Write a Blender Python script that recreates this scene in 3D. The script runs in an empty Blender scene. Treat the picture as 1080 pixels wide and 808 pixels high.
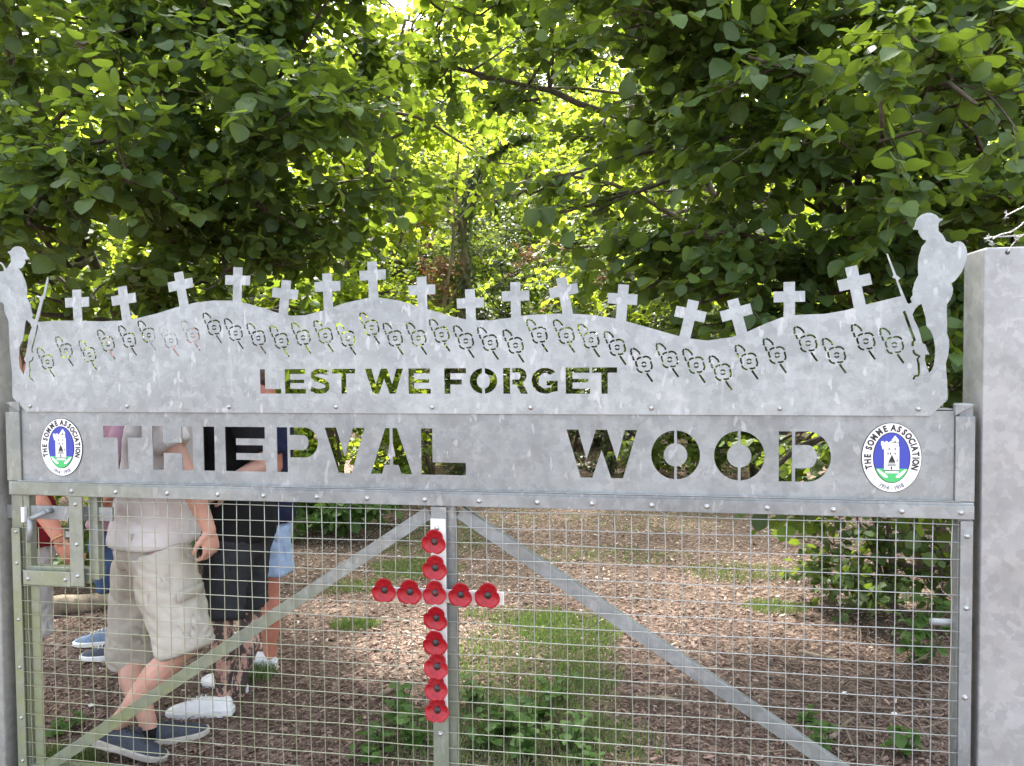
import bpy, bmesh, math, random
import numpy as np
from mathutils import Vector, Matrix, noise
R_ = math.radians
rng = np.random.default_rng(7)
random.seed(7)

# ------------------------------------------------------------------ camera, sky, sun, exposure
FPX = 810.0
CAM_H = 1.6
def nz(v):
    v = np.array(v, float); return v/np.linalg.norm(v)
_d = nz((190, 24000, 810)); _U = -_d; _f = np.array([0, 0, 1.])
_F = nz(_f-_f.dot(_d)*_d); _X = np.cross(_F, _U)
CR = np.array([_X, _F, _U])                      # camera axes (right, down, forward) -> world
cam_pos = np.array([0, 0, CAM_H])
sc = bpy.context.scene
col = sc.collection
cd = bpy.data.cameras.new('camera'); cam = bpy.data.objects.new('camera', cd); col.objects.link(cam)
cd.sensor_width = 36; cd.lens = FPX/1080*36; cd.clip_start = .05; cd.clip_end = 500
Mx = Matrix.Identity(4)
for j, v in enumerate((CR@[1, 0, 0], CR@[0, -1, 0], CR@[0, 0, -1])):
    for i in range(3): Mx[i][j] = v[i]
for i in range(3): Mx[i][3] = cam_pos[i]
cam.matrix_world = Mx
sc.camera = cam

SUN_EL, SUN_AZ = 57.0, -19.0                     # azimuth measured from +Y (the view) towards +X
w = bpy.data.worlds.new('World'); sc.world = w; w.use_nodes = True
nt = w.node_tree; nt.nodes.clear()
sky = nt.nodes.new('ShaderNodeTexSky'); sky.sky_type = 'NISHITA'; sky.sun_disc = False
sky.sun_elevation = R_(SUN_EL); sky.sun_rotation = R_(SUN_AZ); sky.air_density = 1.0; sky.dust_density = 3.0; sky.ozone_density = 0.6
bg = nt.nodes.new('ShaderNodeBackground'); bg.inputs['Strength'].default_value = 0.15
wo = nt.nodes.new('ShaderNodeOutputWorld')
hs = nt.nodes.new('ShaderNodeHueSaturation'); hs.inputs['Saturation'].default_value = .45; hs.inputs['Value'].default_value = 1.15
nt.links.new(sky.outputs[0], hs.inputs['Color']); nt.links.new(hs.outputs[0], bg.inputs[0]); nt.links.new(bg.outputs[0], wo.inputs[0])
sd = bpy.data.lights.new('sun', 'SUN'); sd.energy = 3.3; sd.angle = R_(9); sd.color = (1, .95, .86)
so = bpy.data.objects.new('sun', sd); col.objects.link(so)
sdir = Vector((math.sin(R_(SUN_AZ))*math.cos(R_(SUN_EL)), math.cos(R_(SUN_AZ))*math.cos(R_(SUN_EL)), math.sin(R_(SUN_EL))))
so.rotation_euler = sdir.to_track_quat('Z', 'Y').to_euler()
so.location = (0, 0, 20)
sc.view_settings.view_transform = 'Standard'; sc.view_settings.look = 'None'
sc.view_settings.exposure = 2.55; sc.view_settings.gamma = 1.0; sc.view_settings.use_curve_mapping = False
sc.render.engine = 'CYCLES'
cy = sc.cycles
cy.max_bounces = 8; cy.diffuse_bounces = 4; cy.glossy_bounces = 3; cy.transmission_bounces = 5; cy.transparent_max_bounces = 4
cy.sample_clamp_indirect = 4; cy.use_denoising = True; cy.caustics_reflective = False; cy.caustics_refractive = False

# ------------------------------------------------------------------ helpers
def ray(px, py): return CR@np.array([(px-540)/FPX, (py-404)/FPX, 1.])
def W(px, py, Y):
    r = ray(px, py); return cam_pos+r*(Y/r[1])
def G(px, py):                                    # the ground point seen there
    r = ray(px, py); return cam_pos+r*(-CAM_H/r[2])
gdir = CR@nz((4720, -10, -810)); gdir[2] = 0; gdir = nz(gdir)
gn = np.array([gdir[1], -gdir[0], 0.])            # gate normal, towards the viewer
_r0 = ray(540, 404); GP = cam_pos+_r0*2.53/_r0[1]
GATE_YAW = math.atan2(gdir[1], gdir[0])
def L(px, py, off=0.):
    r = ray(px, py); t = ((GP+gn*off)-cam_pos).dot(gn)/r.dot(gn)
    p = cam_pos+r*t
    return float((p-GP).dot(gdir)), float(p[2])
def gate_behind(p): return -(np.asarray(p)-GP).dot(gn)

def tag(o, label=None, cat=None, group=None, kind=None):
    if label: o['label'] = label
    if cat: o['category'] = cat
    if group: o['group'] = group
    if kind: o['kind'] = kind
    return o
def empty(name, loc=(0, 0, 0), rz=0.):
    o = bpy.data.objects.new(name, None); col.objects.link(o)
    o.location = loc; o.rotation_euler = (0, 0, rz); o.empty_display_size = .1
    return o
def link(name, me, m=None, parent=None):
    o = bpy.data.objects.new(name, me); col.objects.link(o)
    if m is not None:
        me.materials.clear(); me.materials.append(m)
    if parent is not None: o.parent = parent
    return o
class MB:
    """collects vertices and faces, builds one mesh"""
    def __init__(s): s.v = []; s.f = []; s.n = 0
    def add(s, v, f):
        v = [tuple(map(float, q)) for q in v]
        s.v += v; s.f += [tuple(i+s.n for i in q) for q in f]; s.n += len(v); return s
    def box(s, a, b, rot=None, c=None):
        x0, y0, z0 = a; x1, y1, z1 = b
        vs = [(x, y, z) for z in (z0, z1) for y in (y0, y1) for x in (x0, x1)]
        if rot is not None: vs = [tuple(rot@Vector(q)+Vector(c)) for q in vs]
        return s.add(vs, [(0, 2, 3, 1), (4, 5, 7, 6), (0, 1, 5, 4), (2, 6, 7, 3), (0, 4, 6, 2), (1, 3, 7, 5)])
    def prism(s, poly, y0, y1):                   # poly in x,z ; extruded along y
        n = len(poly)
        vs = [(x, y0, z) for x, z in poly]+[(x, y1, z) for x, z in poly]
        fs = [tuple(range(n)), tuple(range(2*n-1, n-1, -1))]+[(i, i+n, (i+1) % n+n, (i+1) % n) for i in range(n)]
        return s.add(vs, fs)
    def tube(s, pts, rad, seg=8, cap=True, wob=0.):
        pts = [Vector(p) for p in pts]; n = len(pts)
        vs = []; up = Vector((0.13, 0.21, 1)).normalized(); prev = None
        for i, p in enumerate(pts):
            t = (pts[min(i+1, n-1)]-pts[max(i-1, 0)])
            if t.length < 1e-9: t = Vector((0, 0, 1))
            t.normalize()
            a = (prev if prev is not None else up.cross(t))
            a = a-t*a.dot(t)
            if a.length < 1e-4: a = Vector((1, 0, 0)).cross(t)
            a.normalize(); prev = a; b = t.cross(a)
            r = rad[i] if hasattr(rad, '__len__') else rad
            for k in range(seg):
                an = 2*math.pi*k/seg; rr = r*(1+wob*random.uniform(-1, 1))
                vs.append(p+(a*math.cos(an)+b*math.sin(an))*rr)
        fs = [(i*seg+k, i*seg+(k+1) % seg, (i+1)*seg+(k+1) % seg, (i+1)*seg+k) for i in range(n-1) for k in range(seg)]
        if cap: fs += [tuple(range(seg-1, -1, -1)), tuple((n-1)*seg+k for k in range(seg))]
        return s.add(vs, fs)
    def disc(s, c, ax, r, h, seg=12, dome=0.):    # short cylinder along ax from c, domed
        c = Vector(c); ax = Vector(ax).normalized()
        a = ax.orthogonal().normalized(); b = ax.cross(a); vs = []; prof = [(r, 0), (r, h)]
        if dome: prof += [(r*.8, h+dome*.6), (r*.45, h+dome*.9), (r*.12, h+dome)]
        for rr, hh in prof:
            for k in range(seg):
                an = 2*math.pi*k/seg; vs.append(c+ax*hh+(a*math.cos(an)+b*math.sin(an))*rr)
        m = len(prof)
        fs = [(i*seg+k, i*seg+(k+1) % seg, (i+1)*seg+(k+1) % seg, (i+1)*seg+k) for i in range(m-1) for k in range(seg)]
        fs += [tuple(range(seg-1, -1, -1)), tuple((m-1)*seg+k for k in range(seg))]
        return s.add(vs, fs)
    def mesh(s, name, smooth=False):
        me = bpy.data.meshes.new(name); me.from_pydata(s.v, [], s.f)
        bm = bmesh.new(); bm.from_mesh(me); bmesh.ops.recalc_face_normals(bm, faces=bm.faces); bm.to_mesh(me); bm.free()
        if smooth: me.polygons.foreach_set('use_smooth', [True]*len(me.polygons))
        me.update(); return me
    def build(s, name, m, parent=None, smooth=False, bevel=0.):
        me = s.mesh(name, smooth); o = link(name, me, m, parent)
        if bevel:
            b = o.modifiers.new('bevel', 'BEVEL'); b.width = bevel; b.segments = 2; b.limit_method = 'ANGLE'; b.angle_limit = R_(40)
        return o
def fastmesh(name, V, F, attrs=None, uv=None, smooth=False):
    """V (n,3), F (m,k) numpy; attrs {name: per-vertex float}"""
    me = bpy.data.meshes.new(name); F = np.asarray(F, np.int32); m, k = F.shape
    me.vertices.add(len(V)); me.vertices.foreach_set('co', np.asarray(V, np.float32).ravel())
    me.loops.add(m*k); me.loops.foreach_set('vertex_index', F.ravel())
    me.polygons.add(m); me.polygons.foreach_set('loop_start', np.arange(0, m*k, k, dtype=np.int32))
    me.polygons.foreach_set('loop_total', np.full(m, k, np.int32))
    if smooth: me.polygons.foreach_set('use_smooth', np.ones(m, bool))
    me.update(calc_edges=True)
    for an, av in (attrs or {}).items():
        a = me.attributes.new(an, 'FLOAT', 'POINT'); a.data.foreach_set('value', np.asarray(av, np.float32))
    if uv is not None:
        l = me.uv_layers.new(name='uv'); l.data.foreach_set('uv', np.asarray(uv, np.float32)[F.ravel()].ravel())
    me.validate()
    return me

# ------------------------------------------------------------------ materials
class NM:
    def __init__(s, name):
        s.m = bpy.data.materials.new(name); s.m.use_nodes = True; s.t = s.m.node_tree; s.t.nodes.clear()
        s.out = s.n('ShaderNodeOutputMaterial')
    def n(s, typ, **kw):
        nd = s.t.nodes.new(typ)
        for k, v in kw.items():
            if k.startswith('i_'):
                nm = k[2:].replace('_', ' ')
                nd.inputs[nm].default_value = v
            else: setattr(nd, k, v)
        return nd
    def l(s, a, b): s.t.links.new(a, b)
    def coord(s, kind='Object', scale=None):
        c = s.n('ShaderNodeTexCoord').outputs[kind]
        if scale is not None:
            mp = s.n('ShaderNodeMapping'); mp.inputs['Scale'].default_value = scale if hasattr(scale, '__len__') else (scale,)*3
            s.l(c, mp.inputs[0]); c = mp.outputs[0]
        return c
    def noise(s, c, scale, detail=4, rough=.55, out='Fac'):
        t = s.n('ShaderNodeTexNoise'); t.inputs['Scale'].default_value = scale; t.inputs['Detail'].default_value = detail; t.inputs['Roughness'].default_value = rough
        s.l(c, t.inputs['Vector']); return t.outputs[out]
    def vor(s, c, scale, feature='F1', out='Distance', rand=1.):
        t = s.n('ShaderNodeTexVoronoi'); t.feature = feature; t.inputs['Scale'].default_value = scale; t.inputs['Randomness'].default_value = rand
        s.l(c, t.inputs['Vector']); return t.outputs[out]
    def ramp(s, f, stops, interp='LINEAR'):
        r = s.n('ShaderNodeValToRGB'); r.color_ramp.interpolation = interp
        e = r.color_ramp.elements
        while len(e) < len(stops): e.new(.5)
        for i, (p, c) in enumerate(stops):
            e[i].position = p
            if not hasattr(c, '__len__'): c = (c, c, c)
            e[i].color = (*c, 1)
        s.l(f, r.inputs[0]); return r.outputs[0]
    def mix(s, f, a, b, mode='MIX'):
        m = s.n('ShaderNodeMix'); m.data_type = 'RGBA'; m.blend_type = mode
        for sock, v in ((m.inputs[0], f), (m.inputs[6], a), (m.inputs[7], b)):
            if hasattr(v, 'links'): s.l(v, sock)
            elif hasattr(v, '__len__'): sock.default_value = (*v, 1)
            else: sock.default_value = v
        return m.outputs[2]
    def math(s, op, a, b=None):
        m = s.n('ShaderNodeMath', operation=op)
        for i, v in enumerate((a, b)):
            if v is None: continue
            if hasattr(v, 'links'): s.l(v, m.inputs[i])
            else: m.inputs[i].default_value = v
        return m.outputs[0]
    def bump(s, h, strength=.3, dist=.01, nrm=None):
        b = s.n('ShaderNodeBump'); b.inputs['Strength'].default_value = strength; b.inputs['Distance'].default_value = dist
        s.l(h, b.inputs['Height'])
        if nrm is not None: s.l(nrm, b.inputs['Normal'])
        return b.outputs[0]
    def pbr(s, color, rough=.6, metal=0., nrm=None, spec=.5, **kw):
        p = s.n('ShaderNodeBsdfPrincipled')
        for nm, v in (('Base Color', color), ('Roughness', rough), ('Metallic', metal), ('Specular IOR Level', spec)):
            if hasattr(v, 'links'): s.l(v, p.inputs[nm])
            elif hasattr(v, '__len__'): p.inputs[nm].default_value = (*v, 1)
            else: p.inputs[nm].default_value = v
        if nrm is not None: s.l(nrm, p.inputs['Normal'])
        for k, v in kw.items(): p.inputs[k.replace('_', ' ')].default_value = v
        s.l(p.outputs[0], s.out.inputs[0]); return s.m

def galvanised(name, dark=.36, light=.62, algae=0., seed=0., tint=(.92, .985, 1.0), rough=.48, streaky=True):
    q = NM(name); c = q.coord('Object')
    mp = q.n('ShaderNodeMapping'); mp.inputs['Location'].default_value = (seed, seed*.7, -seed); q.l(c, mp.inputs[0]); c = mp.outputs[0]
    big = q.noise(c, 2.2, 3, .6)
    warp = q.mix(.12, c, q.noise(c, 16, 3, .6, 'Color'), 'ADD')
    base = q.ramp(big, [(.3, tuple(dark*t for t in tint)), (.72, tuple((dark+.11)*t for t in tint))])
    flake = q.vor(warp, 26, 'SMOOTH_F1', 'Distance')
    fine = q.vor(q.mix(.05, c, q.noise(c, 40, 3, .6, 'Color'), 'ADD'), 38, 'F1', 'Color')
    bw_ = q.n('ShaderNodeRGBToBW'); q.l(fine, bw_.inputs[0]); base = q.mix(.19, base, q.ramp(bw_.outputs[0], [(.2, .25), (.8, .75)]), 'OVERLAY')
    base = q.mix(q.ramp(q.noise(c, 21, 5, .7), [(.52, 0.), (.7, .55)]), base, (light*.9, light*.93, light*.95))
    # white oxide flecks and runs
    st = q.n('ShaderNodeMapping'); st.inputs['Scale'].default_value = (1, 1, .38); st.inputs['Rotation'].default_value = (0, .35, 0); q.l(c, st.inputs[0])
    fl = q.noise(st.outputs[0], 34, 2, .5)
    msk = q.ramp(fl, [(.645, 0.), (.67, .6 if streaky else .2)])
    base = q.mix(msk, base, (light, light*1.015, light*1.03))
    st2 = q.n('ShaderNodeMapping'); st2.inputs['Scale'].default_value = (1, 1, .16); st2.inputs['Location'].default_value = (3, 3, 1); q.l(c, st2.inputs[0])
    msk2 = q.ramp(q.noise(st2.outputs[0], 28, 3, .6), [(.6, 0.), (.72, .35 if streaky else .15)])
    base = q.mix(msk2, base, (light*.95, light*.97, light*.96))
    base = q.mix(q.ramp(q.noise(c, 9, 5, .65), [(.3, .35), (.5, 0.)]), base, (dark*.72, dark*.76, dark*.74))
    if algae:
        sx = q.n('ShaderNodeSeparateXYZ'); q.l(q.coord('Object'), sx.inputs[0])
        g = q.math('MULTIPLY', q.ramp(q.math('ADD', q.math('MULTIPLY', sx.outputs[0], -.25), q.math('SUBTRACT', .62, q.math('MULTIPLY', sx.outputs[2], .62))), [(.12, 0.), (.75, 1.)]),
                   q.ramp(q.noise(c, 7, 5, .65), [(.32, .35), (.6, 1.)]))
        g = q.math('MULTIPLY', g, algae)
        base = q.mix(g, base, (.25, .28, .12))
    h = q.math('ADD', flake, q.math('MULTIPLY', fl, .6))
    ro = q.ramp(q.noise(c, 13, 4, .6), [(.3, rough-.1), (.7, rough+.14)])
    return q.pbr(base, ro, .45, q.bump(h, .10, .004), .5)
M = {}
M['galv'] = galvanised('galvanised_steel', .215, .42, 0, 0)
M['crest'] = galvanised('galvanised_crest_sheet', .275, .50, 0, 5.3, rough=.5)
M['frame'] = galvanised('galvanised_frame', .215, .37, .85, 2.1)
M['post'] = galvanised('galvanised_post', .275, .36, 0, 9.2, tint=(.985, 1., 1.01), rough=.5, streaky=False)
M['oldpost'] = galvanised('weathered_post', .26, .38, 0, 11.2, tint=(1.02, 1., .9), rough=.7, streaky=False)
q = NM('wire_steel'); c = q.coord('Object')
sx = q.n('ShaderNodeSeparateXYZ'); q.l(c, sx.inputs[0])
g = q.math('MULTIPLY', q.ramp(q.math('ADD', q.math('MULTIPLY', sx.outputs[0], -.3), q.math('SUBTRACT', .8, q.math('MULTIPLY', sx.outputs[2], .6))), [(.1, 0.), (.8, 1.)]), q.ramp(q.noise(c, 9, 4, .6), [(.25, .4), (.6, 1.)]))
M['wire'] = q.pbr(q.mix(g, (.36, .37, .36), (.30, .31, .19)), .45, .4)
q = NM('bolt_steel'); M['bolt'] = q.pbr(q.ramp(q.noise(q.coord('Object'), 120, 3), [(.35, (.3, .3, .29)), (.65, (.6, .6, .6))]), .35, .7)
def plain(name, c, rough=.5, metal=0., var=.12, scale=30, bump=0., **kw):
    q = NM(name); co = q.coord('Object'); f = q.noise(co, scale, 4, .6)
    a = tuple(max(0, x*(1-var)) for x in c); b = tuple(min(1, x*(1+var)) for x in c)
    return q.pbr(q.ramp(f, [(.3, a), (.7, b)]), rough, metal, q.bump(f, bump, .004) if bump else None, **kw)
M['white'] = plain('white_enamel', (.8, .8, .8), .35, var=.05)
M['blue'] = plain('blue_enamel', (.035, .055, .36), .35, var=.05)
M['green'] = plain('green_enamel', (.06, .45, .14), .35, var=.05)
M['ink'] = plain('black_ink', (.012, .012, .015), .4)
M['greyink'] = plain('grey_ink', (.16, .16, .2), .4)
M['board'] = plain('white_painted_board', (.72, .71, .68), .5, var=.12, scale=14)
M['blackplastic'] = plain('black_plastic', (.012, .012, .012), .35)
M['padlock'] = plain('black_padlock', (.02, .02, .022), .35)
q = NM('red_petal'); uvc = q.coord('Object'); f = q.noise(uvc, 90, 4, .6)
cc = q.ramp(f, [(.3, (.20, .002, .007)), (.7, (.37, .005, .013))])
M['petal'] = q.pbr(cc, .42, 0, q.bump(q.noise(uvc, 160, 3), .25, .002), .4)
# bark
q = NM('bark'); co = q.coord('Object', (1, 1, .35)); f = q.noise(co, 22, 6, .7)
M['bark'] = q.pbr(q.ramp(f, [(.3, (.035, .028, .02)), (.55, (.10, .08, .055)), (.75, (.17, .15, .11))]), .85, 0, q.bump(f, .7, .02))
q = NM('pale_bark'); co = q.coord('Object', (1, 1, .4)); f = q.noise(co, 16, 6, .7)
M['palebark'] = q.pbr(q.ramp(f, [(.3, (.10, .08, .055)), (.55, (.24, .19, .13)), (.75, (.40, .33, .25))]), .85, 0, q.bump(f, .7, .02))
def leafmat(name, c0, c1, tr, trf=.45, rough=.45, spec=.35):
    q = NM(name)
    at = q.n('ShaderNodeAttribute'); at.attribute_name = 'tone'
    uv = q.n('ShaderNodeUVMap'); uv.uv_map = 'uv'
    sp = q.n('ShaderNodeSeparateXYZ'); q.l(uv.outputs[0], sp.inputs[0])
    ax = q.math('ABSOLUTE', q.math('SUBTRACT', sp.outputs[0], .5))
    ph = q.math('SUBTRACT', q.math('MULTIPLY', sp.outputs[1], 46.), q.math('MULTIPLY', ax, 46.))
    vein = q.math('POWER', q.math('ABSOLUTE', q.math('COSINE', ph)), 14.)
    mid = q.math('LESS_THAN', ax, .02)
    vv = q.math('MAXIMUM', q.math('MULTIPLY', vein, .5), mid)
    base = q.ramp(at.outputs['Fac'], [(0., c0), (.75, c1), (1., tuple(min(1, x*1.6) for x in c1))])
    base = q.mix(q.math('MULTIPLY', vv, .35), base, tuple(min(1, x*2.1) for x in c1))
    trc = q.ramp(at.outputs['Fac'], [(0., tuple(x*.7 for x in tr)), (1., tuple(min(1, x*1.15) for x in tr))])
    trc = q.mix(q.math('MULTIPLY', vv, .3), trc, tuple(x*.5 for x in tr))
    b = q.bump(vv, .35, .002)
    p = q.n('ShaderNodeBsdfPrincipled'); q.l(base, p.inputs['Base Color']); p.inputs['Roughness'].default_value = rough; p.inputs['Specular IOR Level'].default_value = spec
    q.l(b, p.inputs['Normal'])
    t = q.n('ShaderNodeBsdfTranslucent'); q.l(trc, t.inputs[0])
    mx = q.n('ShaderNodeMixShader'); mx.inputs[0].default_value = trf
    q.l(p.outputs[0], mx.inputs[1]); q.l(t.outputs[0], mx.inputs[2]); q.l(mx.outputs[0], q.out.inputs[0])
    return q.m
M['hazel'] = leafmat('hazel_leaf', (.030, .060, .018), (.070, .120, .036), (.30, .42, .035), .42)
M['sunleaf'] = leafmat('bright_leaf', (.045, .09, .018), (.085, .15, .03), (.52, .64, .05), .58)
M['farleaf'] = leafmat('far_leaf', (.03, .06, .015), (.07, .12, .028), (.38, .48, .05), .5, .6)
M['ivy'] = leafmat('ivy_leaf', (.03, .05, .022), (.075, .105, .05), (.2, .27, .06), .35, .35, .6)
M['brown'] = leafmat('dead_leaf', (.09, .04, .02), (.2, .10, .055), (.2, .09, .03), .3, .7)
M['lowleaf'] = leafmat('herb_leaf', (.04, .09, .02), (.09, .17, .04), (.18, .32, .05), .4)
q = NM('grass_blade'); at = q.n('ShaderNodeAttribute'); at.attribute_name = 'tone'
gb = q.ramp(at.outputs['Fac'], [(0., (.05, .085, .025)), (.6, (.11, .16, .05)), (.85, (.2, .22, .09)), (1., (.32, .28, .15))])
p = q.n('ShaderNodeBsdfPrincipled'); q.l(gb, p.inputs['Base Color']); p.inputs['Roughness'].default_value = .5
t = q.n('ShaderNodeBsdfTranslucent'); t.inputs[0].default_value = (.2, .36, .05, 1)
mx = q.n('ShaderNodeMixShader'); mx.inputs[0].default_value = .35; q.l(p.outputs[0], mx.inputs[1]); q.l(t.outputs[0], mx.inputs[2]); q.l(mx.outputs[0], q.out.inputs[0])
M['grass'] = q.m
q = NM('woodland_floor'); c = q.coord('Object')
a = q.vor(q.mix(.08, c, q.noise(c, 10, 3, .6, 'Color'), 'ADD'), 38, 'F1', 'Color'); sx = q.n('ShaderNodeSeparateXYZ'); q.l(a, sx.inputs[0])
colr = q.ramp(sx.outputs[0], [(0., (.07, .044, .032)), (.45, (.15, .098, .075)), (.8, (.24, .165, .13)), (1., (.36, .27, .22))])
colr = q.mix(q.ramp(q.noise(c, 1.7, 5, .6), [(.35, .0), (.62, .6)]), colr, (.085, .055, .036))
h = q.math('ADD', q.vor(c, 45, 'F1', 'Distance'), q.noise(c, 30, 5, .7))
M['floor'] = q.pbr(colr, .9, 0, q.bump(h, .9, .02))
q = NM('wood_chip'); at = q.n('ShaderNodeAttribute'); at.attribute_name = 'tone'
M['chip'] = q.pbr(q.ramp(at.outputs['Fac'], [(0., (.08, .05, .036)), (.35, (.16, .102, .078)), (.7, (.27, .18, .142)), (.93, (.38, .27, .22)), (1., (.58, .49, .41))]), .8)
M['twig'] = plain('dry_twig', (.17, .125, .09), .85, var=.5, scale=8)

# ------------------------------------------------------------------ ground
def ground_z(x, y):
    return 0.018*noise.noise(Vector((x*.9, y*.9, 0)))+0.012*noise.noise(Vector((x*3.1, y*3.1, 4)))
xs = np.unique(np.concatenate([np.linspace(-60, -6, 10), np.linspace(-6, 6, 150), np.linspace(6, 60, 10)]))
ys = np.unique(np.concatenate([np.linspace(-40, 2, 9), np.linspace(2, 14, 150), np.linspace(14, 90, 12)]))
V = []
for y in ys:
    for x in xs:
        V.append((x, y, ground_z(x, y) if (abs(x) < 6 and 2 < y < 14) else 0.))
nx = len(xs)
F = [(j*nx+i, j*nx+i+1, (j+1)*nx+i+1, (j+1)*nx+i) for j in range(len(ys)-1) for i in range(nx-1)]
tag(link('ground', fastmesh('ground', np.array(V), np.array(F), smooth=True), M['floor']), kind='structure')

def in_patch(x, y, patches):
    w = 0
    for (cx, cy, rx, ry) in patches:
        d = ((x-cx)/rx)**2+((y-cy)/ry)**2
        d += .55*noise.noise(Vector((x*3.2+cx, y*3.2, cy)))
        if d < 1: w = max(w, 1-d)
    return w
# wood chips lying on the path
N = 80000
u = rng.random(N)
cy_ = 2.75+(u**1.35)*6.6
cx_ = (rng.random(N)*2-1)*(.75*cy_+.2)
ln = rng.gamma(2.2, .005, N)+.005; wd = ln*rng.uniform(.18, .5, N); th = rng.uniform(.0015, .005, N)
ang = rng.uniform(0, 2*math.pi, N); tilt = rng.normal(0, .28, N); roll = rng.normal(0, .35, N)
ca, sa, ct, st_ = np.cos(ang), np.sin(ang), np.cos(tilt), np.sin(tilt)
ax = np.stack([ca*ct, sa*ct, st_], 1); sy = np.stack([-sa*np.cos(roll), ca*np.cos(roll), np.sin(roll)], 1); nn = np.cross(ax, sy)
gz = np.array([ground_z(a, b) for a, b in zip(cx_, cy_)])
C0 = np.stack([cx_, cy_, gz+.004+rng.random(N)*.008], 1)
tm = np.array([(-1, -1, -1), (1, -.8, -1), (1, 1, -1), (-1, .7, -1), (-1, -1, 1), (1, -.8, 1), (1, 1, 1), (-1, .7, 1)], float)
V = C0[:, None, :]+ax[:, None, :]*(tm[None, :, 0:1]*ln[:, None, None]*.5)+sy[:, None, :]*(tm[None, :, 1:2]*wd[:, None, None]*.5)+nn[:, None, :]*(tm[None, :, 2:3]*th[:, None, None]*.5)
bf = np.array([(0, 3, 2, 1), (4, 5, 6, 7), (0, 1, 5, 4), (1, 2, 6, 5), (2, 3, 7, 6), (3, 0, 4, 7)])
Fc = (bf[None]+(np.arange(N)*8)[:, None, None]).reshape(-1, 4)
tone = np.clip(rng.beta(1.6, 2.2, N)+np.clip((cy_-3.2)*.12, 0., .28)*(cx_ > -2.2), 0, 1)  # paler with distance: open-sky light on the far path painted into chip tone
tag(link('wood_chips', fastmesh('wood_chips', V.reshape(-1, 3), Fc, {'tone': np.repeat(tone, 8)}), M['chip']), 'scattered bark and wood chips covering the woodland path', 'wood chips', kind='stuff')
# grass
GP_ = []
def gp(px, py, rx, ry): p = G(px, py); GP_.append((p[0], p[1], rx, ry))
gp(555, 700, .42, .75); gp(560, 790, .55, .35); gp(600, 665, .3, .32); gp(460, 570, .6, .8); gp(440, 600, .35, .35); gp(630, 588, .7, .3)
gp(780, 605, .45, .25); gp(690, 550, 1.0, .5); gp(820, 640, .2, .15); gp(370, 620, .3, .18); gp(375, 660, .18, .1); gp(258, 715, .15, .12)
gp(60, 806, .2, .08); gp(520, 548, .9, .6); gp(545, 650, .35, .2); gp(530, 770, .5, .3); gp(600, 750, .3, .4); gp(620, 700, .2, .4)
pts = []
tries = 0
while len(pts) < 26000 and tries < 90000:
    tries += 1
    q_ = GP_[int(rng.integers(len(GP_)))] if rng.random() > .35 else GP_[int(rng.integers(5))]
    x = q_[0]+rng.uniform(-1.2, 1.2)*q_[2]; y = q_[1]+rng.uniform(-1.2, 1.2)*q_[3]
    w_ = in_patch(x, y, [q_])
    if w_ > 0 and rng.random() < .25+w_ and gate_behind((x, y, 0)) > .06: pts.append((x, y))
pts = np.array(pts); N = len(pts)
hh = rng.uniform(.015, .055, N)*np.where(pts[:, 1] < 4.2, 1.25, .9); a = rng.uniform(0, 2*math.pi, N); lean = rng.uniform(.1, .9, N)*hh
wv = np.stack([-np.sin(a), np.cos(a), np.zeros(N)], 1)*(rng.uniform(.0012, .0028, N)[:, None]); dv = np.stack([np.cos(a), np.sin(a), np.zeros(N)], 1)
b0 = np.stack([pts[:, 0], pts[:, 1], np.array([ground_z(x, y) for x, y in pts])], 1); z = np.array([0, 0, 1.])
V = np.stack([b0-wv, b0+wv, b0+dv*lean[:, None]*.35+z*hh[:, None]*.6+wv*.7, b0+dv*lean[:, None]*.35+z*hh[:, None]*.6-wv*.7, b0+dv*lean[:, None]+z*hh[:, None]], 1).reshape(-1, 3)
k = np.arange(N)[:, None]*5
F = np.concatenate([k+np.array([[0, 1, 2]]), k+np.array([[0, 2, 3]]), k+np.array([[3, 2, 4]])])
tag(link('grass', fastmesh('grass', V, F, {'tone': np.repeat(rng.random(N), 5)}), M['grass']), 'short green grass growing in patches through the wood chips', 'grass', kind='stuff')

# ------------------------------------------------------------------ foliage machinery
def leaf_template(kind):
    if kind == 'hazel':
        mid = [(0, 0), (0, .33), (0, .66), (0, 1.)]
        sd_ = [(.20, .03), (.40, .2), (.475, .45), (.42, .7), (.2, .89)]
        v = [(x, y, 0) for x, y in mid]+[(x, y, 0) for x, y in sd_]+[(-x, y, 0) for x, y in sd_]
        v = [(x, y, .16*abs(x)-.16*y*y-.05*math.sin(y*9)*abs(x)) for x, y, _ in v]
        f = []
        for o, fl in ((4, 0), (9, 1)):
            tr = [(0, o, o+1), (0, o+1, 1), (1, o+1, o+2), (1, o+2, 2), (2, o+2, o+3), (2, o+3, o+4), (2, o+4, 3)]
            f += [t if not fl else t[::-1] for t in tr]
    elif kind == 'small':
        v = [(0, 0, 0), (.36, .35, .05), (.28, .75, .0), (0, 1, -.1), (-.28, .75, .0), (-.36, .35, .05)]
        f = [(0, 1, 5), (1, 2, 5), (2, 4, 5), (2, 3, 4)]
    else:   # narrow
        v = [(0, 0, 0), (.2, .3, .04), (.16, .7, .0), (0, 1, -.15), (-.16, .7, .0), (-.2, .3, .04)]
        f = [(0, 1, 5), (1, 2, 5), (2, 4, 5), (2, 3, 4)]
    v = np.array(v, float); uv = v[:, :2]+np.array([.5, 0])
    return v, np.array(f), uv
TPL = {k: leaf_template(k) for k in ('hazel', 'small', 'narrow')}
def norm(a): return a/(np.linalg.norm(a, axis=-1, keepdims=True)+1e-9)
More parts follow.
